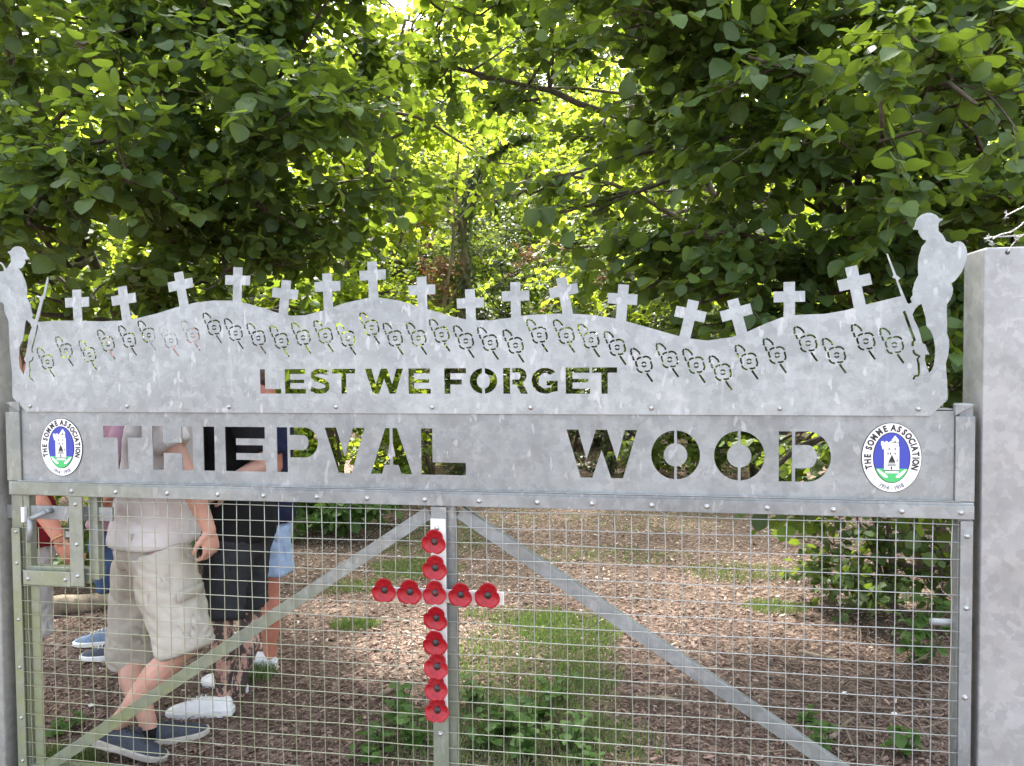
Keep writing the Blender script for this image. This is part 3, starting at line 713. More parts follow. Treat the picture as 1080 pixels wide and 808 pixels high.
def stroke(pl, wd):
    """closed outline round an open polyline"""
    pl = [np.array(p, float) for p in pl]; Lf, Rt = [], []
    for i, p in enumerate(pl):
        t = pl[min(i+1, len(pl)-1)]-pl[max(i-1, 0)]; t /= np.linalg.norm(t)+1e-12; nrm_ = np.array([-t[1], t[0]])*wd/2
        Lf.append(tuple(p+nrm_)); Rt.append(tuple(p-nrm_))
    return Lf+Rt[::-1]
# --- crest outline
edge = [(44.2, 339.6), (59.8, 338.3), (80.6, 338.3), (109, 339.1), (130, 338.3), (145.6, 336.), (166.4, 331), (187, 324.5), (208, 319.3), (226, 317.2), (244.4, 317.2), (262, 320.3), (280, 325.3), (292, 329.7), (307.6, 333.2), (323.2, 332.6), (344, 327), (364.8, 319.8), (388.2, 314.6), (401, 314), (422, 317.2), (442.8, 323.7), (463.6, 329.7), (479, 334.3), (496, 337.8), (516.4, 338.1), (537.2, 335.5), (558, 332.4), (584, 331.1), (604.8, 331.1), (625.6, 332.4), (649, 335.8), (662, 339.4), (688, 346.7), (714, 354.1), (732, 357.8), (746, 359.2), (770.6, 355.9), (788.2, 349.9), (805.9, 341.9), (823.5, 335), (841.1, 332.2), (869.4, 331.2), (890.5, 327.6), (911.7, 321.6), (949.4, 312.5)]
eu = [L(*p) for p in edge]
EU = np.array(eu); EU = EU[np.argsort(EU[:, 0])]
def edge_v(u): return float(np.interp(u, EU[:, 0], EU[:, 1]))
r1 = lambda a, b: (a/3.846, 240+b/3.846)
r2 = lambda a, b: (240+a/3.846, 260+b/3.846)
r3 = lambda a, b: (480+a/3.846, 270+b/3.846)
r4 = lambda a, b: (700+a/2.834, 220+b/2.834)
crosses = [(r1(320, 304), r1(317, 253), r1(323, 378), 25), (r1(508, 292), r1(501, 240), r1(520, 378), 25.5), (r1(736, 234), r1(729, 182), r1(752, 318), 26), (r1(969, 215), r1(970, 163), r1(967, 300), 26),
           (r2(238, 192), r2(243, 138), r2(230, 278), 27), (r2(410, 163), r2(407, 110), r2(413, 255), 27), (r2(591, 117), r2(589, 62), r2(596, 210), 27.5), (r2(791, 177), r2(789, 124), r2(794, 258), 28), (r2(987, 230), r2(985, 174), r2(990, 297), 28.5),
           (r3(246, 163), r3(245, 107), r3(249, 250), 29), (r3(440, 142), r3(431, 88), r3(458, 235), 30), (r3(680, 175), r3(684, 117), r3(673, 262), 31), 
           (r4(78, 316), r4(89, 275), r4(62, 388), 32.5), (r4(215, 312), r4(205, 272), r4(233, 376), 33), (r4(374, 264), r4(374, 220), r4(374, 320), 33), (r4(566, 222), r4(558, 174), r4(585, 296), 35)]
cross_pts = []
for c_, t_, b_, sp_ in crosses:
    C = np.array(L(*c_)); T = np.array(L(*t_)); B = np.array(L(*b_))
    a = T-B; a /= np.linalg.norm(a); pr = np.array([a[1], -a[0]])
    x0 = L(c_[0]-sp_/2, c_[1])[0]; x1 = L(c_[0]+sp_/2, c_[1])[0]; h = (x1-x0)/2; tk = h*.36
    C = B+a*(C-B).dot(a)
    top = (T-B).dot(a); cc = (C-B).dot(a)
    loc = [(-tk, None), (-tk, cc-tk), (-h, cc-tk), (-h, cc+tk), (-tk, cc+tk), (-tk, top), (tk, top), (tk, cc+tk), (h, cc+tk), (h, cc-tk), (tk, cc-tk), (tk, None)]
    ps = []
    for x, y in loc:
        if y is None:                             # follow the shaft down to the sheet edge
            y = 0.
            for _ in range(8):
                p = B+pr*x+a*y; y += (edge_v(p[0])-p[1])*.9
        ps.append(tuple(B+pr*x+a*y))
    cross_pts.append(ps)
outline = []
us = [p[0] for p in eu]
ev = [('e', p) for p in eu]
for ps in cross_pts: ev = [e for e in ev if not (e[0] == 'e' and ps[0][0]-.004 < e[1][0] < ps[-1][0]+.004)]
ev += [('c', ps) for ps in cross_pts]
ev.sort(key=lambda e: e[1][0] if e[0] == 'e' else e[1][0][0])
for k_, d_ in ev: outline += [d_] if k_ == 'e' else d_
zA = lambda a, b: (a/8.975, 250+b/8.975)
zB = lambda a, b: (a/8.975, 330+b/8.975)
zC = lambda a, b: (900+a/7.693, 215+b/7.693)
zD = lambda a, b: (900+a/7.693, 310+b/7.693)
right = [zC(335, 610), zC(308, 600), zC(320, 575), zC(262, 405), zC(275, 412), zC(340, 580), zC(375, 605), zC(355, 625), zC(392, 715), zC(430, 806), zD(442, 84), zD(470, 70), zD(455, 42), zD(470, 20), zC(460, 775), zC(475, 745), zC(475, 700), zC(490, 640), zC(522, 580), zC(517, 530), zC(518, 480), zC(525, 430), zC(550, 350), zC(582, 312), zC(580, 298), zC(555, 292), zC(535, 265), zC(520, 235), zC(520, 215), zC(475, 212), zC(478, 200), zC(492, 190), zC(497, 155), zC(512, 122), zC(550, 90), zC(590, 77), zC(625, 78), zC(665, 95), zC(690, 122), zC(718, 124), zC(716, 134), zC(690, 150), zC(680, 170), zC(683, 225), zC(700, 240), zC(720, 260), zC(745, 308), zC(770, 315), zC(792, 325), zC(830, 308), zC(860, 308), zC(885, 325), zC(905, 355), zC(914, 400), zC(910, 450), zC(890, 510), zC(868, 560), zC(845, 590), zC(820, 622), zC(785, 648), zC(800, 690), zC(797, 730), zC(783, 765), zC(770, 800), zD(775, 45), zD(752, 85), zD(748, 130), zD(752, 250), zD(750, 320), zD(767, 370), zD(768, 430), zD(760, 500), zD(742, 560), zD(746, 640), zD(752, 700), (998.2, 421), (980.5, 438.4)]
# rifle of the right soldier starts on its left edge at the sheet
rt = [L(*zC(380, 745))]+[L(*p) for p in right]
bottom_v = 1.413
rt[-1] = (rt[-1][0], bottom_v)
left = [(29.9, 434.2), (15.6, 419.4), zB(135, 760), zB(135, 640), zB(133, 560), zB(120, 450), zB(110, 330), zB(104, 200), zB(100, 80), zB(75, 20), zA(80, 760), zA(60, 700), zA(55, 640), zA(30, 612), zA(0, 578), (-3, 312), (-7, 305), (-9, 297), (-8.5, 290), (-5, 285.5), (0, 286.2), zA(45, 328), zA(58, 320), zA(50, 290), zA(30, 262), zA(0, 246), (-2, 276.5), (-2, 275), zA(3, 233), zA(36, 250), zA(60, 282), zA(72, 312), zA(90, 288), zA(122, 240), zA(118, 182), zA(105, 160), zA(90, 150), zA(95, 140), zA(118, 133), zA(135, 110), zA(155, 96), zA(182, 90), zA(210, 96), zA(240, 115), zA(262, 148), zA(272, 185), zA(294, 203), zA(292, 215), zA(250, 218), zA(260, 240), zA(248, 262), zA(235, 285), zA(215, 302), zA(192, 297), zA(200, 312), zA(225, 350), zA(247, 400), zA(262, 440), zA(270, 480), zA(275, 520), zA(270, 545), zA(278, 552), zA(265, 565), zA(290, 610), zA(305, 650), zA(318, 710), zA(330, 745), zA(318, 765), zA(345, 790), zA(352, 775), zA(395, 610), zA(385, 580), zA(392, 568), zA(425, 550), zA(462, 385), zA(470, 378), zA(476, 398), zA(445, 560), zA(442, 580), zA(430, 585), zA(385, 770), zB(373, 85)]
lf = [L(*p) for p in left]; lf[0] = (lf[0][0], bottom_v)
main = lf+[p for p in outline if p[0] > lf[-1][0]+.004]+rt
holes = [[L(*zB(*p)) for p in [(265, 65), (305, 100), (318, 140), (290, 220), (275, 330), (262, 390), (245, 440), (262, 475), (258, 520), (238, 595), (205, 520), (195, 430), (200, 330), (222, 280), (240, 240), (246, 180), (250, 140)]],
         [L(*zD(*p)) for p in [(520, 95), (545, 82), (580, 200), (585, 260), (618, 300), (640, 350), (656, 430), (655, 500), (645, 580), (630, 620), (608, 642), (590, 600), (572, 540), (575, 492), (610, 492), (590, 455), (575, 410), (550, 400), (535, 330), (515, 270), (490, 220), (472, 170), (492, 125)]]]
holes.append(stroke([L(*zB(*p)) for p in [(375, 118), (358, 200), (322, 335), (320, 360), (333, 378)]], .0055))
holes.append(stroke([L(*zB(*p)) for p in [(331, 415), (328, 440), (315, 458), (297, 462), (298, 500), (304, 525), (299, 560), (300, 610), (318, 625), (338, 655)]], .005))
holes.append(stroke([L(*zD(*p)) for p in [(404, 142), (440, 245), (490, 378), (474, 392), (474, 425)]], .008))
holes.append(stroke([L(*zD(*p)) for p in [(478, 455), (486, 482), (508, 498), (530, 503), (512, 530), (522, 575), (526, 640), (522, 662), (492, 668), (480, 694)]], .007))
# --- poppies cut through the crest
pc = [r1(200, 545), r1(275, 500), r1(370, 516), r1(445, 473), r1(531, 457), r1(610, 437), r1(700, 459), r1(788, 438), r1(874, 406), r1(961, 429), r2(130, 372), r2(223, 383), r2(311, 370), r2(401, 362), r2(492, 374), r2(588, 330), r2(683, 373), r2(778, 372), r2(871, 358), r2(969, 384), r3(144, 352), r3(247, 363), r3(343, 321), r3(452, 323), r3(552, 341), r3(658, 371), r3(766, 440), r3(870, 420), r4(97, 468), r4(176, 489), r4(254, 457), r4(338, 438), r4(430, 403), r4(515, 438), r4(602, 397), r4(687, 408)]
PR = .0258
def ring(th): return .84+.20*abs(math.cos(2*(th-.2)))**.8
for k, c_ in enumerate(pc):
    cu_, cv_ = L(*c_); wd = .0058
    arcs = [(100, 35), (25, -35), (-45, -85), (-100, -150), (-160, -205), (-214, -250)]
    for a0, a1 in arcs:
        pl = []
        for i in range(9):
            th = math.radians(a0+(a1-a0)*i/8); rr = PR*ring(th+.785); pl.append((cu_+rr*math.cos(th), cv_+rr*math.sin(th)))
        holes.append(stroke(pl, wd))
    for a0, a1 in ((20, 165), (205, 340)):
        pl = [(cu_+PR*.27*math.cos(math.radians(a0+(a1-a0)*i/6)), cv_+PR*.27*math.sin(math.radians(a0+(a1-a0)*i/6))) for i in range(7)]
        holes.append(stroke(pl, wd*.8))
    u_ = lambda pts: [(cu_+x*PR, cv_+y*PR) for x, y in pts]
    holes.append(stroke(u_([(.33, -1.08), (.6, -1.5), (1.05, -2.15)]), wd*1.1))
    holes.append(stroke(u_([(-1.35, 2.0), (-.98, 1.86), (-.6, 1.5), (-.47, 1.2)]), wd))
    holes.append(stroke(u_([(-1.5, 2.), (-1.62, 1.62), (-1.5, 1.5), (-1.6, 1.28), (-1.42, 1.2)]), wd))
    holes.append(stroke(u_([(-1.46, .98), (-1.3, .88), (-1.32, .68), (-1.14, .52)]), wd))
# --- stencil letters in a unit box; each letter is a list of outlines
def arcp(cx, cy, rx, ry, a0, a1, n=16): return [(cx+rx*math.cos(math.radians(a0+(a1-a0)*i/n)), cy+ry*math.sin(math.radians(a0+(a1-a0)*i/n))) for i in range(n+1)]
def letter(ch, st=.26, bt=.26, br=.06):
    """st stem width, bt bar thickness (fractions of the box), br bridge"""
    if ch == 'T': return [[(0, 1), (1, 1), (1, 1-bt), (.5+st/2, 1-bt), (.5+st/2, 0), (.5-st/2, 0), (.5-st/2, 1-bt), (0, 1-bt)]]
    if ch == 'H': return [[(0, 1), (st, 1), (st, .5+bt/2), (1-st, .5+bt/2), (1-st, 1), (1, 1), (1, 0), (1-st, 0), (1-st, .5-bt/2+.02), (st, .5-bt/2+.02), (st, 0), (0, 0)]]
    if ch == 'I': return [[(0, 1), (1, 1), (1, 0), (0, 0)]]
    if ch == 'E': return [[(0, 1), (.98, 1), (.98, 1-bt), (st, 1-bt), (st, .5+bt*.35), (.93, .5+bt*.35), (.93, .5-bt*.35), (st, .5-bt*.35), (st, bt), (1, bt), (1, 0), (0, 0)]]
    if ch == 'F': return [[(0, 1), (1, 1), (1, 1-bt), (st, 1-bt), (st, .56), (.8, .56), (.8, .56-bt), (st, .56-bt), (st, 0), (0, 0)]]
    if ch == 'L': return [[(0, 1), (st, 1), (st, bt), (1, bt), (1, 0), (0, 0)]]
    if ch == 'V': w_ = .29; return [[(0, 1), (w_, 1), (.5, .36), (1-w_, 1), (1, 1), (.5+w_*.56, 0), (.5-w_*.56, 0)]]
    if ch == 'W':
        w_ = .17; return [[(0, 1), (w_, 1), (.285, .38), (.42, 1), (.58, 1), (.715, .38), (1-w_, 1), (1, 1), (.80, 0), (.635, 0), (.5, .58), (.365, 0), (.2, 0)]]
    if ch == 'A':
        l_ = [(.0, 0), (.36, 1), (.5-br/2, 1), (.5-br/2, .66), (.40, .38), (.5-br/2, .38), (.5-br/2, .2), (.335, .2), (.27, 0)]
        return [l_, [(1-x, y) for x, y in l_]]
    if ch == 'O':
        t_ = st; a_ = math.degrees(math.asin(br/2/.5)); bb_ = math.degrees(math.asin(min(1, br/2/(.5-t_))))
        rt_ = arcp(.5, .5, .5, .5, 90-a_, -90+a_)+arcp(.5, .5, .5-t_, .5-bt, -90+bb_, 90-bb_)
        return [rt_, [(1-x, y) for x, y in rt_]]
    if ch == 'D':
        s0 = [(0, 1), (st, 1), (st, 0), (0, 0)]; x0 = st+br; t_ = .27
        s1 = [(x0, 1)]+arcp(.55, .5, .45, .5, 90, -90)+[(x0, 0), (x0, bt)]+arcp(.55, .5, .45-t_, .5-bt, -90, 90)+[(x0, 1-bt)]
        return [s0, s1]
    if ch == 'P':
        x0 = st+br; s0 = [(0, 1), (st, 1), (st, 0), (0, 0)]; b_ = .17
        s1 = [(x0, 1)]+arcp(.66, .665, .34, .335, 90, -90)+[(x0, .33), (x0, .33+b_)]+arcp(.64, .665, .13, .165, -90, 90)+[(x0, 1-b_)]
        return [s0, s1]
    if ch == 'R':
        x0 = st+br; s0 = [(0, 1), (st, 1), (st, 0), (0, 0)]; b_ = .19
        s1 = [(x0, 1)]+arcp(.62, .70, .33, .30, 90, -60)+[(1, 0), (.72, 0), (.5, .36), (x0, .36), (x0, .36+b_)]+arcp(.60, .69, .1, .14, -90, 90)+[(x0, 1-b_)]
        return [s0, s1]
    if ch == 'G':
        o_ = arcp(.5, .5, .5, .5, 42, 300, 20)+[(.95, .1), (.95, .5), (.55, .5), (.55, .32), (.72, .32), (.72, .22)]+arcp(.5, .5, .24, .3, 300, 48, 16)
        return [o_]
    if ch == 'S':
        th = .21; up_ = arcp(.52, .73, .40, .20, 25, 90, 6)+arcp(.45, .73, .33, .165, 90, 270, 10)+arcp(.52, .27, .30, .16, 90, -90, 10)+arcp(.48, .27, .42, .18, 270, 215, 6)
        up_ = [(.9, .82), (.7, .89), (.5, .905), (.3, .88), (.17, .8), (.16, .69), (.27, .6), (.5, .545), (.73, .46), (.85, .36), (.85, .24), (.74, .14), (.52, .095), (.28, .11), (.06, .2)]
        return [stroke([(x, y) for x, y in up_], th)]
def place(ch, u0, u1, v0, v1, **kw): return [[(u0+x*(u1-u0), v0+y*(v1-v0)) for x, y in o] for o in letter(ch, **kw)]
def px_place(ch, x0, x1, y, v0, v1, **kw): return place(ch, L(x0, y)[0], L(x1, y)[0], v0, v1, **kw)
for ch, x0, x1, kw in (('L', 275.6, 297.7, dict(st=.24, bt=.19)), ('E', 301.6, 323.7, dict(st=.26, bt=.2)), ('S', 327.6, 349.7, {}), ('T', 351.5, 375.7, dict(st=.22, bt=.19)), ('W', 386, 426, {}), ('E', 431.6, 455, dict(st=.26, bt=.2)),
                       ('F', 469.3, 492.2, dict(st=.28, bt=.2)), ('O', 496, 525, dict(st=.26, bt=.2, br=.1)), ('R', 531.2, 557.2, dict(st=.28, br=.09)), ('G', 561, 590, {}), ('E', 597, 622.5, dict(st=.28, bt=.2)), ('T', 624.6, 651, dict(st=.25, bt=.2))):
    holes += px_place(ch, x0, x1, 402, 1.4795, 1.5645, **kw)
crest = sheet('crest_sheet', [main]+holes, .003, -.009, M['crest'], gate)
# --- name panel with the large letters
u0, u1 = L(24, 470)[0], L(1005.7, 480)[0]
nh = []
for ch, x0, x1, kw in (('T', 110, 150.4, dict(st=.27, bt=.27)), ('H', 161.5, 203.8, dict(st=.27, bt=.26)), ('I', 215, 226.7, {}), ('E', 238, 280.7, dict(st=.27, bt=.26)), ('P', 292.4, 335.7, dict(st=.26, br=.06)), ('V', 343, 385, {}), ('A', 391, 434.9, dict(br=.07)), ('L', 444.4, 491.3, dict(st=.255, bt=.27)),
                       ('W', 597.6, 672, {}), ('O', 686.8, 738.4, dict(st=.26, bt=.265, br=.055)), ('O', 753, 806.5, dict(st=.26, bt=.265, br=.055)), ('D', 821.3, 876.4, dict(st=.255, bt=.27, br=.06))):
    nh += px_place(ch, x0, x1, 476, 1.2055, 1.3625, **kw)
panel = sheet('name_panel', [[(u0, 1.14), (u1, 1.14), (u1, 1.428), (u0, 1.428)]]+nh, .004, -.002, M['galv'], gate)
# --- frame of box section
def fbox(name, ua, ub, va, vb, ya, yb, m='frame', bevel=.003, parent=gate):
    return MB().box((ua, ya, va), (ub, yb, vb)).build(name, M[m], parent, bevel=bevel)
GL, GR = L(8, 440)[0], L(1025.4, 600)[0]
VB = .028
fbox('stile', GL, GL+.048, VB, 1.449, .004, .054)
fbox('stile', GR-.040, GR, VB, 1.449, .004, .054)
fbox('bottom_rail', GL+.048, GR-.040, VB, VB+.05, .0045, .0535)
# mitred channel round the name panel: top flange with bevelled ends, side flanges
fr = MB()
fr.box((u0, .0025, 1.43), (u1, .054, 1.434))
for (a0, a1) in ((u1, GR), (u0, GL)):
    s = 1 if a1 > a0 else -1
    fr.prism([(a0, 1.414), (a0, 1.448), (a1, 1.448)], -.0115, .003)
    fr.box((min(a0+.002*s, a1), -.0105, 1.156), (max(a0+.002*s, a1), .003, 1.412)) if s > 0 else fr.box((a1, -.0105, 1.156), (a0-.002, .003, 1.412))
fr.build('panel_channel', M['frame'], gate, bevel=.0015)
fbox('middle_rail', GL+.005, GR-.0005, 1.103, 1.1545, -.012, .038, bevel=.004)
lipx = MB().box((GL+.05, -.0145, 1.1552), (GR-.04, -.002, 1.1585)); lipx.build('drip_lip', M['galv'], gate)
strips = []
def strip(ua, ub, va, vb, y0=-.019, th=.006):
    return MB().box((ua, y0, va), (ub, y0+th, vb)).build('clamp_strip', M['frame'], gate, bevel=.0012)
um = L(76, 520)[0]
strip(um, GR-.003, 1.1045, 1.145)                                  # along the middle rail
SL0, SL1 = L(14, 560)[0], L(25, 560)[0]
vtop = L(14, 556)[1]
strip(GL+.012, GL+.047, VB+.002, vtop, -.012)                       # left stile
strip(GR-.038, GR-.003, VB+.002, 1.098, -.012)
strip(um, L(91, 560)[0], L(85, 617)[1], 1.1035, -.0195)            # latch window
strip(GL+.062, um-.002, L(50, 616)[1], L(50, 601)[1], -.0185)
UM0, UM1 = L(456, 700)[0], L(474, 700)[0]
strip(UM0+.004, UM1-.002, VB+.002, 1.1, -.0125)                        # mullion face
# frame members behind the mesh
fbox('mullion', UM0+.004, UM1+.024, VB+.05, 1.1025, .0045, .044)
fbox('latch_frame', L(93, 560)[0], L(102, 560)[0], L(95, 612)[1], 1.1025, .005, .04)
fbox('latch_frame', GL+.049, L(93, 560)[0]-.001, L(50, 614)[1], L(50, 598)[1], .005, .04)
fbox('latch_frame', GL+.0485, GL+.075, L(30, 598)[1], 1.1025, .006, .04)
fbox('inner_flat', L(33.5, 700)[0], L(42.5, 700)[0], VB+.05, L(50, 616)[1]-.001, .0045, .012)
# braces
def brace(p0, p1, wd, ang_h=.03):
    a = np.array(p0); b = np.array(p1); t = (b-a)/np.linalg.norm(b-a); n_ = np.array([-t[1], t[0]])
    if n_[1] < 0: n_ = -n_
    m = MB()
    pl = [tuple(a-n_*wd/2), tuple(b-n_*wd/2), tuple(b+n_*wd/2), tuple(a+n_*wd/2)]
    m.prism(pl, .0062, .011)
    pl2 = [tuple(a+n_*(wd/2-.005)), tuple(b+n_*(wd/2-.005)), tuple(b+n_*wd/2), tuple(a+n_*wd/2)]
    m.prism(pl2, .0112, .0112+ang_h)
    return m.build('brace', M['frame'], gate, bevel=.001)
brace(L(452, 541), L(45, 812), .044)
a_ = L(484, 541); b_ = L(830, 776); tt = (a_[0]+(b_[0]-a_[0])*1.14, a_[1]+(b_[1]-a_[1])*1.14)
d_ = ((VB+.052)-a_[1])/(b_[1]-a_[1])
brace(a_, (a_[0]+(b_[0]-a_[0])*d_, VB+.052), .044)
# wire mesh
wm = MB(); SP_ = .0530
uph = L(866.6, 590)[0]; vph = L(983, 644.4)[1]
us_ = [uph+k*SP_ for k in range(-70, 20)]; us_ = [u for u in us_ if GL+.049 < u < GR-.012]
vs_ = [vph+k*.0540 for k in range(-20, 12)]; vs_ = [v for v in vs_ if VB+.01 < v < 1.118]
uw0, vw0 = L(77, 557)[0], L(40, 557)[1]
wj = lambda: rng.normal(0, .0012)
for u in us_:
    vt = 1.116 if u > uw0-.02 else vw0+.003
    pth = [(u+wj(), -.0045+rng.normal(0, .0006), VB+.004+(vt-VB-.004)*i/8) for i in range(9)]
    wm.tube(pth, .00155, 6)
for v in vs_:
    ul = GL+.02 if v < vw0+.01 else uw0
    n_ = 14; pth = [(ul+(GR-.006-ul)*i/(n_-1), -.0082+rng.normal(0, .0006), v+wj()*1.1+.0012*math.sin(i*.9+v*40)) for i in range(n_)]
    wm.tube(pth, .00155, 6)
wm.build('wire_mesh', M['wire'], gate, smooth=True)
# bolts
bolt0 = None
def bolt(u, v, y=-.019, r=.0085, dome=.005):
    global bolt0
    if bolt0 is None:
        m = MB().disc((0, 0, 0), (0, -1, 0), .0085, .0012, 14); m.disc((0, -.0012, 0), (0, -1, 0), .0066, .0022, 12, .0035)
        m.disc((0, -.0068, 0), (0, -1, 0), .0022, .0006, 6)
        bolt0 = m.mesh('bolt', True)
    o = link('bolt', bolt0, M['bolt'], gate); o.location = (u, y, v); s = r/.0085; o.scale = (s, s, s); o.rotation_euler = (0, rng.uniform(0, 6), 0)
for px in (80, 126, 180, 233, 281, 336.9, 389.4, 449.8, 506.6, 567.5, 625, 687.6, 745, 808.5, 877.5, 949, 1011): bolt(L(px, 532)[0], 1.1245)
for px in (34, 136, 243, 355.4, 456.5, 560, 687, 822, 967.5): bolt(L(px, 428)[0], 1.434, -.010, .0075)
for py in (560, 593, 652, 702, 755, 800): bolt(GL+.032, L(20, py)[1], -.012, .0065)
for py in (564.5, 640, 734): bolt(GR-.02, L(1017, py)[1], -.012, .0085)
bolt(GR-.02, .24, -.012, .0085)
for p in ((83.5, 531), (85, 573), (86, 606)): bolt(*L(*p), -.0195, .0075)
for p in ((34, 609), (73, 610)): bolt(*L(*p), -.0185, .0075)
bolt(L(465.5, 772)[0], L(465.5, 772)[1], -.0125, .0085)
# latch: flat bar, cranked handle
fbox('latch_bar', L(-14, 541)[0], L(116, 541)[0], L(60, 549)[1], L(60, 534.5)[1], .012, .022, 'galv', .0015)
hb = MB(); p1 = L(36.5, 570); p2 = L(37, 546); p3 = L(51, 539)
hb.tube([(p1[0], -.022, p1[1]), (p2[0], -.022, p2[1]+.004)], .0105, 12)
hb.tube([(p2[0]-.004, -.022, p2[1]), (p2[0]+.02, -.025, p2[1]+.006), (p3[0], -.012, p3[1])], [.0095, .0098, .011], 12)
hb.tube([(p3[0], -.014, p3[1]), (p3[0]+.004, .014, p3[1])], .0095, 10)
hb.build('latch_handle', M['oldpost'] if False else M['galv'], gate, smooth=True)
wl = MB().box((GL+.05, -.008, L(30, 551)[1]), (GL+.064, .01, L(30, 535)[1])); wl.build('weld_plate', M['white'], gate, bevel=.003)
hg = MB()
hg.tube([(GR-.10, .045, L(990, 661)[1]), (GR+.03, .05, L(990, 661)[1])], .011, 12); hg.build('hinge_pin', M['galv'], gate, smooth=True)
# padlock
pl = empty('padlock', gate_loc, GATE_YAW); tag(pl, 'small black padlock hanging from the latch bar of the gate', 'padlock')
c = L(73.6, 561)
MB().box((c[0]-.0155, -.008, c[1]-.026), (c[0]+.0155, .012, c[1]+.022)).build('body', M['padlock'], pl, bevel=.005)
MB().box((c[0]-.011, -.0092, c[1]-.018), (c[0]+.011, -.0082, c[1]+.004)).build('label_plate', M['galv'], pl, bevel=.0003)
sh = [(c[0]+.009*math.cos(t), .003, c[1]+.046+.012*math.sin(t)) for t in np.linspace(0, math.pi, 9)]
MB().tube([(c[0]+.009, .003, c[1]+.02)]+sh+[(c[0]-.009, .003, c[1]+.02)], .0028, 8).build('shackle', M['bolt'], pl, smooth=True)
